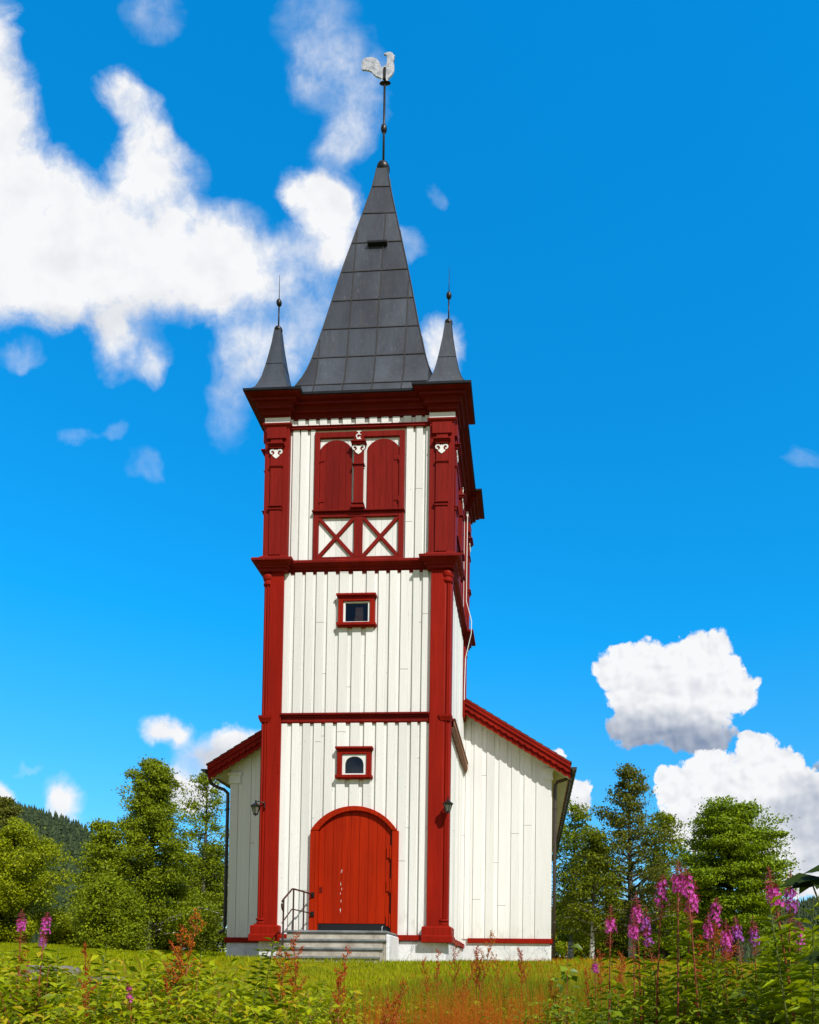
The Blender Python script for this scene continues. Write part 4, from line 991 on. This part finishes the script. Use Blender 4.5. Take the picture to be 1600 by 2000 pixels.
# far hills with a spruce forest
def hill(az0, az1, r0, r1, top, seed, label_n):
    """fan of terrain; top(px) gives the skyline row in the photograph for a column"""
    na, nr = 60, 14; V = []
    for i in range(na):
        px = az0+(az1-az0)*i/(na-1); d = ray(px, 1890); d = d/math.hypot(d[0], d[1])
        H = (1904-top(px))/F_PX
        for j in range(nr):
            r = r0+(r1-r0)*j/(nr-1); s = (j/(nr-1)); s = s*s*(3-2*s)
            V.append((CAM[0]+d[0]*r, CAM[1]+d[1]*r, 1.0+(H*r1*.985-1)*s-2*(1-s)))
    idx = np.arange(na*nr).reshape(na, nr)
    F = np.stack([idx[:-1, :-1], idx[1:, :-1], idx[1:, 1:], idx[:-1, 1:]], -1).reshape(-1, 4)
    o = npmesh('hill', V, F, M['hill']); o.data.shade_smooth(); o['kind'] = 'structure'
    rg = np.random.default_rng(seed); V = np.array(V).reshape(na, nr, 3); parts = []
    n = 6500
    a = rg.uniform(0, na-1.01, n); b = (nr-1.01)*rg.uniform(0, 1, n)**.75
    ia, ib = a.astype(int), b.astype(int); fa, fb = (a-ia)[:, None], (b-ib)[:, None]
    base = (V[ia, ib]*(1-fa)+V[ia+1, ib]*fa)*(1-fb)+(V[ia, ib+1]*(1-fa)+V[ia+1, ib+1]*fa)*fb
    hh = rg.uniform(.45, 1.3, n)*r1*.0115
    for k in range(3):                                   # each spruce: three stacked, ragged skirts
        zb, zt, rad = .08+.27*k, .52+.24*k, .20-.055*k
        m_ = 7; ang = np.arange(m_)*2*math.pi/m_
        ring = base[:, None]+np.stack([np.cos(ang)[None]*hh[:, None]*rad*rg.uniform(.6, 1.3, (n, m_)), np.sin(ang)[None]*hh[:, None]*rad*rg.uniform(.6, 1.3, (n, m_)), hh[:, None]*(zb+rg.uniform(-.05, .05, (n, m_)))], -1)
        tip = base+np.stack([0*hh, 0*hh, hh*zt], -1)
        VV = np.concatenate([ring, tip[:, None]], 1).reshape(-1, 3); q = np.arange(n)[:, None, None]*(m_+1)
        FF = (q+np.array([[i, (i+1) % m_, m_] for i in range(m_)])[None]).reshape(-1, 3); parts.append((VV, FF))
    VV, FF = cat(parts)
    o = npmesh('spruce_forest', VV, FF, M['spruce']); tag(o, label_n, 'forest', kind='stuff')
hill(-420, 330, 150, 420, lambda px: np.interp(px, [-420, 0, 60, 100, 140, 185, 240, 330], [1630, 1645, 1652, 1658, 1668, 1688, 1712, 1750]), 5, 'dark spruce forest covering the hillside far left')
hill(1230, 2000, 260, 620, lambda px: np.interp(px, [1230, 1400, 1500, 1560, 1600, 2000], [1850, 1815, 1795, 1782, 1776, 1740]), 6, 'dark spruce forest on the low ridge far right')

# ------------------------------------------------------------------ grass
def grass(name, n, xr, yr, hfun, wd, m, label, seed, dens=None, curve=.5):
    rg = np.random.default_rng(seed); x = rg.uniform(*xr, n); y = rg.uniform(*yr, n)
    if dens is not None:
        k = rg.uniform(0, 1, n) < dens(x, y); x, y = x[k], y[k]
    # keep clear of the church and steps
    k = ~((np.abs(x) < 1.95) & (y > .0)) & ~((np.abs(x) < 4.1) & (y > 3.85)) & ~((x > -1.0) & (x < .95) & (y > -1.95))
    x, y = x[k], y[k]; n = len(x); h = hfun(x, y, rg); a = rg.uniform(0, 6.28, n); ln = rg.uniform(.1, curve, n)*h
    P = np.stack([x, y, gz(x, y)-.01], 1); dx = np.stack([np.cos(a), np.sin(a), 0*a], 1); sd_ = np.stack([-np.sin(a), np.cos(a), 0*a], 1)
    w = (wd*rg.uniform(.6, 1.4, n))[:, None]; up = np.array([0, 0, 1.])
    V = np.stack([P-sd_*w, P+sd_*w, P+dx*(ln*.35)[:, None]+up*(h*.6)[:, None]+sd_*w*.7, P+dx*(ln*.35)[:, None]+up*(h*.6)[:, None]-sd_*w*.7, P+dx*ln[:, None]+up*h[:, None]], 1).reshape(-1, 3)
    b = np.arange(n)[:, None]*5
    F = np.concatenate([b+np.array([[0, 1, 2]]), b+np.array([[0, 2, 3]]), b+np.array([[3, 2, 4]])], 1).reshape(-1, 3)
    o = npmesh(name, V, F, m); tag(o, label, 'grass', kind='stuff'); return P, h
def inview(x, y, m=380):
    d = np.stack([x-CAM[0], y-CAM[1], 0*x], 1); px = CX+F_PX*(d@RT)/np.maximum(d@FW, .1); return (px > -m) & (px < 1600+m)
CAPR = [(-60, 1890), (300, 1900), (560, 1925), (700, 1930), (820, 1905), (950, 1890), (1100, 1888), (1300, 1884), (1700, 1870)]
def capn(x, y):
    d = np.stack([x-CAM[0], y-CAM[1], 0*x], 1); dd = np.hypot(d[:, 0], d[:, 1]); px = CX+F_PX*(d@RT)/np.maximum(d@FW, .1)
    return CAM[2]+(1904-np.interp(px, [a for a, b in CAPR], [b for a, b in CAPR]))/F_PX*dd-gz(x, y)
grass('lawn', 260000, (-16, 14), (-5.5, 14), lambda x, y, r: (.035+.055*r.uniform(0, 1, len(x)))*(1+.45*np.sin(x*2.1+1.3*np.sin(y*1.7))*np.sin(y*2.6+x)), .006, M['lawn'], 'short yellow-green lawn in front of the church', 31, lambda x, y: np.where(inview(x, y), np.clip(1.2-(y+5)/22, .25, 1), 0), .7)
grass('lawn', 60000, (-34, 30), (14, 34), lambda x, y, r: .08+.09*r.uniform(0, 1, len(x)), .016, M['lawn'], 'lawn running back to the foot of the trees', 32, lambda x, y: np.where(inview(x, y), 1., 0), .7)
grass('meadow_grass', 120000, (-6, 9), (-12.2, -4.6), lambda x, y, r: np.minimum(capn(x, y)*r.uniform(.45, 1.0, len(x)), .75), .0036, M['tallgrass'], 'tall uncut meadow grass across the foreground', 33, lambda x, y: np.where(inview(x, y) & (capn(x, y) > .05), np.clip(.35+.65*np.exp(-((x-1.9)/2.0)**2)+.3*(x > 4), 0, 1), 0), .55)

# rusty seed heads of sheep's sorrel in the meadow: haze of tiny discs on hair stems
def rust_patch(seed, spots, n, m, label, rows_):
    rg = np.random.default_rng(seed); P = []; S = []
    for (px, d, sx, sy, k) in spots:
        c = at(px, 1900, CAM[1]+d); kk = int(n*k)
        x = c[0]+rg.normal(0, sx, kk); y = c[1]+rg.normal(0, sy, kk); h = np.clip(CAM[2]+(1904-rg.uniform(rows_[0], rows_[1], kk))/F_PX*np.hypot(x-CAM[0], y-CAM[1])-gz(x, y), .08, 1.15)
        for xi, yi, hi in zip(x, y, h):
            z = float(gz(xi, yi)); lean = rg.normal(0, .06, 2); q = rg.uniform(.5, 1, 14)
            P.append(np.stack([xi+lean[0]*q+rg.normal(0, .014, 14), yi+lean[1]*q+rg.normal(0, .014, 14), z+hi*q], 1)); S.append((xi, yi, z, hi, lean))
    P = np.concatenate(P); k = len(P)
    V, F = flat_quads(P, rg.normal(0, 1, (k, 3)), rg.normal(0, 1, (k, 3)), rg.uniform(.006, .013, k), rg.uniform(.005, .010, k))
    st = np.array([[a, b, c, h, l[0], l[1]] for a, b, c, h, l in S]); b0 = st[:, :3]; tp = b0+np.stack([st[:, 4], st[:, 5], st[:, 3]], 1)
    V2, F2 = flat_quads((b0+tp)/2, tp-b0, np.tile([[.3, -1, .1]], (len(st), 1)), np.linalg.norm(tp-b0, axis=1), .005)
    VV, FF = cat([(V, F), (V2, F2)])
    tag(npmesh('sorrel_haze', VV, FF, m), label, 'seed heads', kind='stuff')
rust_patch(41, [(890, 5.6, .30, .40, .75), (950, 5.3, .25, .3, .4), (1010, 7.5, .5, .8, .5), (735, 5.4, .06, .3, .15), (960, 9.5, .8, .8, .3), (1110, 9.5, .5, .9, .2)], 900, M['rustgrass'], 'rust red haze of seed heads in the meadow centre', (1908, 2010))
rust_patch(42, [(1180, 12, 1.0, 1.6, .5), (1290, 13.5, 1.2, 1.8, .5)], 800, M['rustgrass'], 'orange brown seed heads in the meadow right of the church', (1866, 1902))

# ------------------------------------------------------------------ foreground plants
def canes(name, n, region, hfun, m, label, seed, leaflen, groups, pinn=3, droopy=.4):
    """arching canes carrying groups of folded pointed leaflets"""
    rg = np.random.default_rng(seed); parts = []; st = []
    xs, ys = region(rg, n); PP, DD, NN, LL = [], [], [], []
    for x, y in zip(xs, ys):
        z = float(gz(x, y)); h = hfun(x, y)*rg.uniform(.55, 1.1); a = rg.uniform(0, 6.28); le = rg.uniform(.05, .35)*h
        f = lambda q: np.array([x+math.cos(a)*le*q*q, y+math.sin(a)*le*q*q, z+h*(q-.12*q*q*q)])
        st.append((f(0), f(.5), f(1)))
        g = max(3, int(groups*h*rg.uniform(.8, 1.2)))
        for k in range(g):
            q = .22+.80*(k+rg.uniform(0, 1))/g; p = f(min(q, 1)); az = k*2.4+a+rg.uniform(-.6, .6)
            dr = np.array([math.cos(az), math.sin(az), rg.uniform(-.1, .55)]); pl = rg.uniform(.04, .10)*(1.2-.5*q); tip = p+dr*pl; L = leaflen*rg.uniform(.6, 1.25)
            for t in range(pinn):
                da = (t-(pinn-1)/2)*(1.15 if pinn == 3 else .75)
                d2 = np.array([math.cos(az+da), math.sin(az+da), rg.uniform(-.55, .25)-droopy*.3])
                PP.append(tip-dr*pl*.25*abs(t-(pinn-1)/2)); DD.append(d2); NN.append(np.array([0, 0, 1])+rg.normal(0, .28, 3)); LL.append(L*(1 if t == pinn//2 else .82))
    LL = np.array(LL); V, F = leaf_quads(np.array(PP), np.array(DD), np.array(NN), LL, LL*rg.uniform(.42, .62, len(LL)), .12)
    tag(npmesh(name, V, F, m), label, 'undergrowth', kind='stuff')
    return st
def stems(name, sts, r, m, label):
    mb = MB()
    for s in sts: mb.tube([tuple(p) for p in s], [r, r*.8, r*.4], 4)
    o = mb.build(name, m); tag(o, label, 'undergrowth', kind='stuff')
def reg(px0, px1, d0, d1):
    def f(rg, n):
        d = np.sqrt(rg.uniform(d0*d0, d1*d1, n)); px = rg.uniform(px0, px1, n)
        p = [at(a, 1950, CAM[1]+b) for a, b in zip(px, d)]; return np.array([q[0] for q in p]), np.array([q[1] for q in p])
    return f
def pxof(x, y):
    d = np.array([x-CAM[0], y-CAM[1], 0.3]); return CX+F_PX*(d@RT)/(d@FW)
def capped(top):
    """plant height so that its tip lies on the row top(px) as seen from the camera"""
    def f(x, y):
        d = math.hypot(x-CAM[0], y-CAM[1]); row = float(np.interp(pxof(x, y), [p[0] for p in top], [p[1] for p in top]))
        return min(max(CAM[2]+(1904-row)/F_PX*d-float(gz(x, y)), .18), 1.6)
    return f
topL = [(-50, 1850), (60, 1880), (130, 1905), (240, 1890), (300, 1850), (350, 1850), (420, 1890), (520, 1895), (560, 1935), (610, 1905), (680, 1925), (730, 1985), (800, 2010)]
s1 = canes('raspberry_thicket', 680, reg(-60, 730, 4.2, 7.2), capped(topL), M['lf_rasp'], 'yellow-green raspberry leaves filling the left foreground', 51, .080, 17)
stems('raspberry_canes', s1[::2], .004, M['stem_red'], 'thin red canes among the raspberry leaves')
topC = [(560, 1945), (640, 1955), (700, 1935), (800, 1950), (900, 1975), (1000, 1940), (1080, 1930), (1150, 1940), (1250, 1940)]
canes('meadow_herbs', 620, reg(600, 1240, 5.0, 8.0), capped(topC), M['lf_shoot'], 'low mixed herbs between the meadow grass stems', 52, .055, 14)
topR = [(1040, 1990), (1150, 1960), (1250, 1925), (1330, 1890), (1420, 1870), (1500, 1830), (1600, 1800), (1700, 1770)]
s3 = canes('dark_undergrowth', 430, reg(1080, 1680, 3.9, 6.2), capped(topR), M['lf_under'], 'dark green leafy undergrowth filling the lower right corner', 53, .070, 15)

# willowherb: tall red stems with narrow leaves, magenta flower spikes
def herb_proto(name, seed, flower, label, group, tall=1., petal='petal'):
    rg = np.random.default_rng(seed); root = empty(name, (0, 0, -50), label=label, cat='wildflower' if flower else 'wild plant', group=group)
    H = 1.0; bend = rg.normal(0, .05, 2)
    c = lambda q: np.array([bend[0]*(q*q-.85), bend[1]*(q*q-.85), H*q])
    mb = MB(); mb.tube([tuple(c(q)) for q in np.linspace(0, 1, 7)], [.0055*(1.1-q*.85) for q in np.linspace(0, 1, 7)], 6)
    s = mb.build('stem', M['stem_red'] if flower else M['stem_green'], None); s.parent = root
    top = .85 if flower else .99; P, D, N, L = [], [], [], []
    n = 64 if flower else 74
    for i in range(n):
        q = .12+(top-.12)*i/n; az = i*2.4+rg.uniform(-.3, .3); e = .15+.75*(q/top)**3 if not flower else .35
        P.append(c(q)); D.append([math.cos(az), math.sin(az), e-rg.uniform(.1, .5)]); N.append([0, 0, 1]); L.append((.060 if flower else .078)*(.6+.6*math.sin(math.pi*min(1, q/top*.95)))*rg.uniform(.8, 1.15))
    V, F = leaf_quads(np.array(P), np.array(D, float), np.array(N, float)+rg.normal(0, .2, (n, 3)), np.array(L), np.array(L)*.19, .22)
    npmesh('leaves', V, F, M['lf_shoot'], root, local=True)
    f0 = rg.uniform(.885, .905); fl_ = rg.uniform(.042, .074)
    if flower:
        P, D, N, L = [], [], [], []
        for i in range(34):                                        # seed pods below the flowers
            q = .84+.066*i/34; az = i*2.4; P.append(c(q)); D.append([math.cos(az), math.sin(az), rg.uniform(.2, .9)]); N.append(rg.normal(0, 1, 3)); L.append(rg.uniform(.020, .032))
        V, F = leaf_quads(np.array(P), np.array(D), np.array(N), np.array(L), .0022, 0); npmesh('seed_pods', V, F, M['pod'], root, local=True)
        P, D, N, L = [], [], [], []
        for i in range(34):                                        # open four petalled flowers
            q = f0+fl_*i/34; az = i*2.4+rg.uniform(-.3, .3); r = rg.uniform(.010, .023)*(1.15-.45*i/34); o = np.array([math.cos(az), math.sin(az), rg.uniform(-.1, .35)]); o /= np.linalg.norm(o); cn = c(q)+o*r
            a = np.cross(o, [0, 0, 1.]); a /= np.linalg.norm(a); b = np.cross(o, a); ph = rg.uniform(0, 1.5)
            for k in range(4):
                t = ph+k*math.pi/2+rg.uniform(-.2, .2); d = a*math.cos(t)+b*math.sin(t)+o*.35; P.append(cn); D.append(d); N.append(o); L.append(rg.uniform(.0068, .0094))
        V, F = leaf_quads(np.array(P), np.array(D), np.array(N), np.array(L), np.array(L)*.85, .1); npmesh('flowers', V, F, M[petal], root, local=True)
        P, D, N, L = [], [], [], []
        for i in range(40):                                        # drooping buds up to the tip
            q = f0+fl_*.9+(1-f0-fl_*.9)*i/40; az = i*2.4; P.append(c(q)); D.append([math.cos(az), math.sin(az), .5-1.0*(1-i/40)]); N.append(rg.normal(0, 1, 3)); L.append(.026*(1.1-i/40)+.003)
        V, F = leaf_quads(np.array(P), np.array(D, float), np.array(N), np.array(L), np.array(L)*.26, 0); npmesh('buds', V, F, M['bud'], root, local=True)
    return root
FG = 'magenta willowherb spikes in the foreground'
fw = [(1340, 1748, 4.2, 'half opened willowherb spike close behind the tallest one', 0),
      (1408, 1838, 4.4, 'faded willowherb cluster left of the maple trunk', 1),
      (1255, 1812, 4.9, 'pale willowherb spike between the pair and the short violet one', 2),
      (1198, 1811, 4.6, 'willowherb spike nearest the right church wall, low against dark birches', 0),
      (1247, 1789, 4.7, 'willowherb spike in front of the white birch trunk, upper of a pair', 1),
      (1235, 1822, 4.5, 'lower willowherb spike of the pair before the white birch trunk', 0),
      (1274, 1842, 4.9, 'short violet willowherb spike right of the white birch trunk', 2),
      (1327, 1732, 4.3, 'tallest willowherb spike, reaching up beside the maple crown', 1),
      (1308, 1760, 4.4, 'willowherb spike just left of the tallest one', 0),
      (1357, 1772, 4.3, 'willowherb spike just right of the tallest one, against the maple', 1),
      (1381, 1800, 4.5, 'full willowherb spike in front of the lower maple crown', 0),
      (1391, 1824, 4.6, 'low willowherb spike below the full one at the maple', 1),
      (1448, 1831, 4.6, 'thin tipped willowherb spike in front of the maple trunk', 2),
      (1476, 1829, 4.8, 'pale willowherb spike just right of the maple trunk', 2),
      (1421, 1858, 4.9, 'small willowherb cluster low under the maple', 0),
      (1161, 1893, 5.4, 'small lone willowherb cluster low beside the leafy sapling', 0),
      (1523, 1752, 3.9, 'big willowherb spike near the dark overhanging leaves at right', 1),
      (1552, 1757, 4.0, 'violet willowherb spike beside the dark overhanging leaves', 2),
      (1566, 1845, 4.3, 'dim willowherb spike low at the right edge', 0),
      (28, 1811, 5.2, 'leftmost willowherb spike in the left foreground', 1),
      (95, 1817, 5.3, 'right hand willowherb spike of the left foreground trio', 0),
      (72, 1840, 5.9, 'small violet willowherb spike between the two at left', 2),
      (258, 1950, 4.6, 'willowherb low among the raspberry leaves, left of centre', 0)]
protos = [herb_proto('willowherb', 61+q, True, 'x', FG, petal='petal_blue' if q % 3 == 2 else 'petal') for q in range(6)]
first = [True]*6
rs = random.Random(77)
for i, (px, py, d, lab, v) in enumerate(fw):
    v = v+3*(i % 2)
    p = at(px, py, CAM[1]+d); g = float(gz(p[0], p[1])); H = (p[2]-g)/.918
    if first[v]:
        o = protos[v]; o.location = (p[0], p[1], g); o.scale = (H,)*3; o.rotation_euler = (0, 0, rs.uniform(0, 6)); o['label'] = lab; first[v] = False
    else: o = clone(protos[v], (p[0], p[1], g), rs.uniform(0, 6), H, lab)
    o.rotation_euler.x = rs.uniform(-.03, .03); o.rotation_euler.y = rs.uniform(-.022, .022)
def zone(px): return ('at the far left' if px < 200 else 'left of the church steps' if px < 560 else 'in front of the church steps' if px < 780 else 'below the right church wall' if px < 1100 else 'in front of the right hand birches' if px < 1330 else 'in front of the maple' if px < 1500 else 'in the lower right corner')
SG = 'flowerless willowherb shoots in the foreground'
SL = 'flowerless willowherb shoot with narrow drooping leaves among the foreground plants'
shoot = [herb_proto('willowherb_shoot', 71, False, SL, SG), herb_proto('willowherb_shoot', 72, False, SL, SG)]
cnt = 0
for (px, py, d) in [(1255, 1890, 5), (1285, 1870, 5.1), (1310, 1850, 4.8), (1335, 1840, 4.6), (1350, 1880, 4.3), (1370, 1860, 4.7), (1400, 1880, 4.4), (1425, 1900, 4.2), (1450, 1880, 4.4), (1475, 1870, 4.3), (1500, 1850, 4.3), (1515, 1800, 4.1),
                    (1535, 1815, 4.0), (1550, 1790, 3.9), (1565, 1800, 3.9), (1580, 1760, 3.8), (1595, 1740, 3.7), (1240, 1915, 5.2), (1262, 1925, 4.6), (1280, 1905, 4.5), (1300, 1925, 4.4), (1320, 1905, 4.4), (1215, 1925, 5.3), (1195, 1915, 5.6),
                    (1440, 1925, 4.1), (1545, 1880, 3.9), (1500, 1900, 4.0), (1590, 1850, 3.7), (1470, 1920, 4.0), (1385, 1915, 4.2), (1345, 1925, 4.2), (1525, 1845, 4.0), (1570, 1880, 3.7),
                    (128, 1852, 5.3), (175, 1840, 5.2), (320, 1845, 5.2), (365, 1855, 5.4), (505, 1828, 5.6), (530, 1840, 5.6), (482, 1850, 5.5), (15, 1850, 5.0), (50, 1865, 5.2), (820, 1935, 6.5), (1010, 1925, 6.6), (960, 1950, 6.2), (1060, 1930, 6.3)]:
    p = at(px, py, CAM[1]+d); g = float(gz(p[0], p[1])); H = max(p[2]-g, .3)
    if cnt < 2: o = shoot[cnt]; o.location = (p[0], p[1], g); o.scale = (H,)*3
    else: o = clone(shoot[cnt % 2], (p[0], p[1], g), rs.uniform(0, 6), H)
    o['label'] = 'flowerless willowherb shoot with narrow leaves '+zone(px)
    o.rotation_euler.x = rs.uniform(-.12, .12); o.rotation_euler.y = rs.uniform(-.12, .12); cnt += 1

# docks and sorrels: stalks with rusty panicles
def sorrel_proto(seed, m, wide):
    rg = np.random.default_rng(seed); root = empty('sorrel', (0, 0, -50), cat='wild plant', group='sorrel stalks in the foreground', label='thin sorrel stalk with a rust coloured seed head among the foreground plants')
    mb = MB(); bend = rg.normal(0, .05, 2); c = lambda q: np.array([bend[0]*q*q, bend[1]*q*q, q])
    mb.tube([tuple(c(q)) for q in np.linspace(0, 1, 6)], [.0035*(1.1-q*.8) for q in np.linspace(0, 1, 6)], 5)
    P = []
    for i in range(11):
        q = .62+.36*i/11; a = c(q); az = i*2.4+rg.uniform(-.4, .4); L = wide*(1.15-q)*2.2*rg.uniform(.7, 1.2); e = a+np.array([math.cos(az)*L*.55, math.sin(az)*L*.55, L*.9])
        mb.tube([tuple(a), tuple((a+e)/2+rg.normal(0, .005, 3)), tuple(e)], .0016, 4)
        for t in np.linspace(.2, 1, int(8+L*60)):
            for _ in range(3): P.append(a+(e-a)*t+rg.normal(0, .007, 3))
    s = mb.build('stalk', M['stem_red'], None); s.parent = root
    P = np.array(P); k = len(P); V, F = flat_quads(P, rg.normal(0, 1, (k, 3)), rg.normal(0, 1, (k, 3)), rg.uniform(.008, .014, k), rg.uniform(.006, .011, k))
    npmesh('seed_head', V, F, m, root, local=True); return root
sp = [sorrel_proto(81, M['rust'], .10), sorrel_proto(82, M['orange'], .12), sorrel_proto(83, M['rust'], .07)]
cnt = 0
for (px, py, d) in [(298, 1800, 5.0), (330, 1768, 4.9), (160, 1838, 5.1), (588, 1818, 5.6), (560, 1850, 5.4), (636, 1835, 6.0), (658, 1885, 5.3), (735, 1905, 5.1), (742, 1930, 5.0), (728, 1945, 5.0),
                    (842, 1868, 7.0), (860, 1848, 7.2), (884, 1835, 7.4), (925, 1815, 7.2), (938, 1838, 7.4), (945, 1850, 7.2), (1000, 1855, 7.7), (1025, 1850, 7.8), (1050, 1845, 7.8), (880, 1870, 6.5), (1160, 1865, 7.0), (1180, 1850, 6.6), (1232, 1855, 6.2),
                    (1195, 1870, 7.2), (1262, 1862, 6.8), (1110, 1905, 5.8), (1150, 1888, 6.5), (85, 1850, 5.6), (1310, 1800, 5.2), (1395, 1812, 5.0), (1405, 1830, 5.0), (1440, 1845, 5.0)]:
    p = at(px, py, CAM[1]+d); g = float(gz(p[0], p[1])); H = max(p[2]-g, .3); v = cnt % 3
    if cnt < 3: o = sp[cnt]; o.location = (p[0], p[1], g); o.scale = (H,)*3
    else: o = clone(sp[v], (p[0], p[1], g), rs.uniform(0, 6), H)
    o['label'] = ('rust red' if v != 1 else 'orange')+' seed head on a thin sorrel stalk '+zone(px)
    o.rotation_euler.x = rs.uniform(-.10, .10); o.rotation_euler.y = rs.uniform(-.2, .2); cnt += 1

# leafy saplings
def sapling(name, px, d, H, n, L, m, label, seed, stem, wid=.75, spread=.35):
    rg = np.random.default_rng(seed); p = at(px, 1950, CAM[1]+d); x, y = float(p[0]), float(p[1]); z = float(gz(x, y)); root = empty(name, (x, y, z), label=label, cat='sapling')
    mb = MB(); P, D, N, LL = [], [], [], []
    for b in range(5):
        a = rg.uniform(0, 6.28); s = spread*rg.uniform(.2, 1)*(b > 0); h = H*(1 if b == 0 else rg.uniform(.55, .95))
        f = lambda q: np.array([math.cos(a)*s*q, math.sin(a)*s*q, h*q]); mb.tube([tuple(f(q)) for q in np.linspace(0, 1, 5)], [.007*(1.1-q) for q in np.linspace(0, 1, 5)], 5)
        for k in range(n//5):
            q = .35+.65*rg.uniform(0, 1); az = rg.uniform(0, 6.28); dr = np.array([math.cos(az), math.sin(az), rg.uniform(-.6, .5)])
            P.append(f(q)+dr*rg.uniform(.01, .07)); D.append(dr-np.array([0, 0, .3])); N.append(np.array([0, 0, .9])+rg.normal(0, .5, 3)); LL.append(L*rg.uniform(.6, 1.2))
    s_ = mb.build('stem', stem, None); s_.parent = root; LL = np.array(LL)
    V, F = leaf_quads(np.array(P), np.array(D), np.array(N), LL, LL*wid, .1); npmesh('leaves', V, F, m, root, local=True)
sapling('birch_sapling', 1108, 5.6, 1.32, 300, .078, M['lf_sap'], 'small birch sapling with round glossy leaves at the right church corner', 91, M['stem_red'])
sapling('aspen_sapling', 1105, 4.6, .98, 150, .070, M['lf_rasp'], 'yellow-green sapling with red stems at the bottom edge right of centre', 92, M['stem_red'], .7, .3)
sapling('hazel_sapling', 1570, 3.3, 1.15, 90, .11, M['lf_under'], 'broad leaved dark sapling in the lower right corner', 93, M['stem_green'], .65, .4)
# overhanging branch with large dark leaves at the right edge
def branch():
    root_p = at(1690, 1900, CAM[1]+3.0); z = float(gz(root_p[0], root_p[1])); root = empty('maple_shrub', (float(root_p[0]), float(root_p[1]), z), label='large dark lobed leaves reaching in from the right edge', cat='shrub')
    rg = np.random.default_rng(95); base = np.array([root_p[0], root_p[1], z]); mb = MB(); P, D, N, L = [], [], [], []
    for (px, py, d) in [(1598, 1712, 2.95), (1585, 1722, 3.0), (1640, 1690, 2.9), (1625, 1860, 2.9)]:
        e = at(px, py, CAM[1]+d)-base; mid = e*.6+np.array([.12, 0, .12]); mb.tube([(0, 0, 0), tuple(mid), tuple(e)], [.01, .006, .003], 6)
        az = math.pi+rg.uniform(-.4, .4)
        for k in range(5):
            da = (k-2)*.62; dd = np.array([math.cos(az+da), math.sin(az+da)*.8, rg.uniform(-.25, .1)-.12*abs(k-2)])
            P.append(e); D.append(dd); N.append(np.array([.1, -.35, 1])+rg.normal(0, .12, 3)); L.append(.125*(1-.13*abs(k-2))*rg.uniform(.9, 1.1))
    s_ = mb.build('stem', M['stem_green'], None); s_.parent = root; L = np.array(L)
    V, F = leaf_quads(np.array(P), np.array(D), np.array(N), L, L*.62, .10); npmesh('leaves', V, F, M['lf_grape'], root, local=True)
branch()

# field stones
def stone(px, py, d, r, label, seed, flat=.55):
    import bmesh
    p = at(px, py, CAM[1]+d); rg = np.random.default_rng(seed); bm = bmesh.new(); bmesh.ops.create_icosphere(bm, subdivisions=3, radius=1)
    ph = rg.uniform(0, 6, 6)
    for v in bm.verts:
        c = v.co; k = 1+.16*math.sin(2.3*c.x+ph[0])*math.sin(2.1*c.y+ph[1])+.10*math.sin(5*c.z+ph[2]+3*c.x)+.05*math.sin(9*c.x+ph[3])*math.sin(8*c.y+ph[4]); v.co = Vector((c.x*k*r*1.5, c.y*k*r, max(min(c.z*k, .75), -1)*r*flat))
    me = bpy.data.meshes.new('field_stone'); bm.to_mesh(me); bm.free(); me.materials.append(M['rock']); o = bpy.data.objects.new('field_stone', me); COL.objects.link(o)
    o.location = (float(p[0]), float(p[1]), float(gz(p[0], p[1]))+r*flat*.25); o.rotation_euler = (0, 0, rg.uniform(0, 6)); tag(o, label, 'stone')
stone(95, 1890, 10.6, .34, 'flat grey field stone behind the left willowherbs', 1)
stone(205, 1890, 10.2, .26, 'small grey field stone right of the flat one at left', 2)
stone(630, 1995, 5.2, .24, 'grey stone showing at the bottom edge left of centre', 3, 1.0)
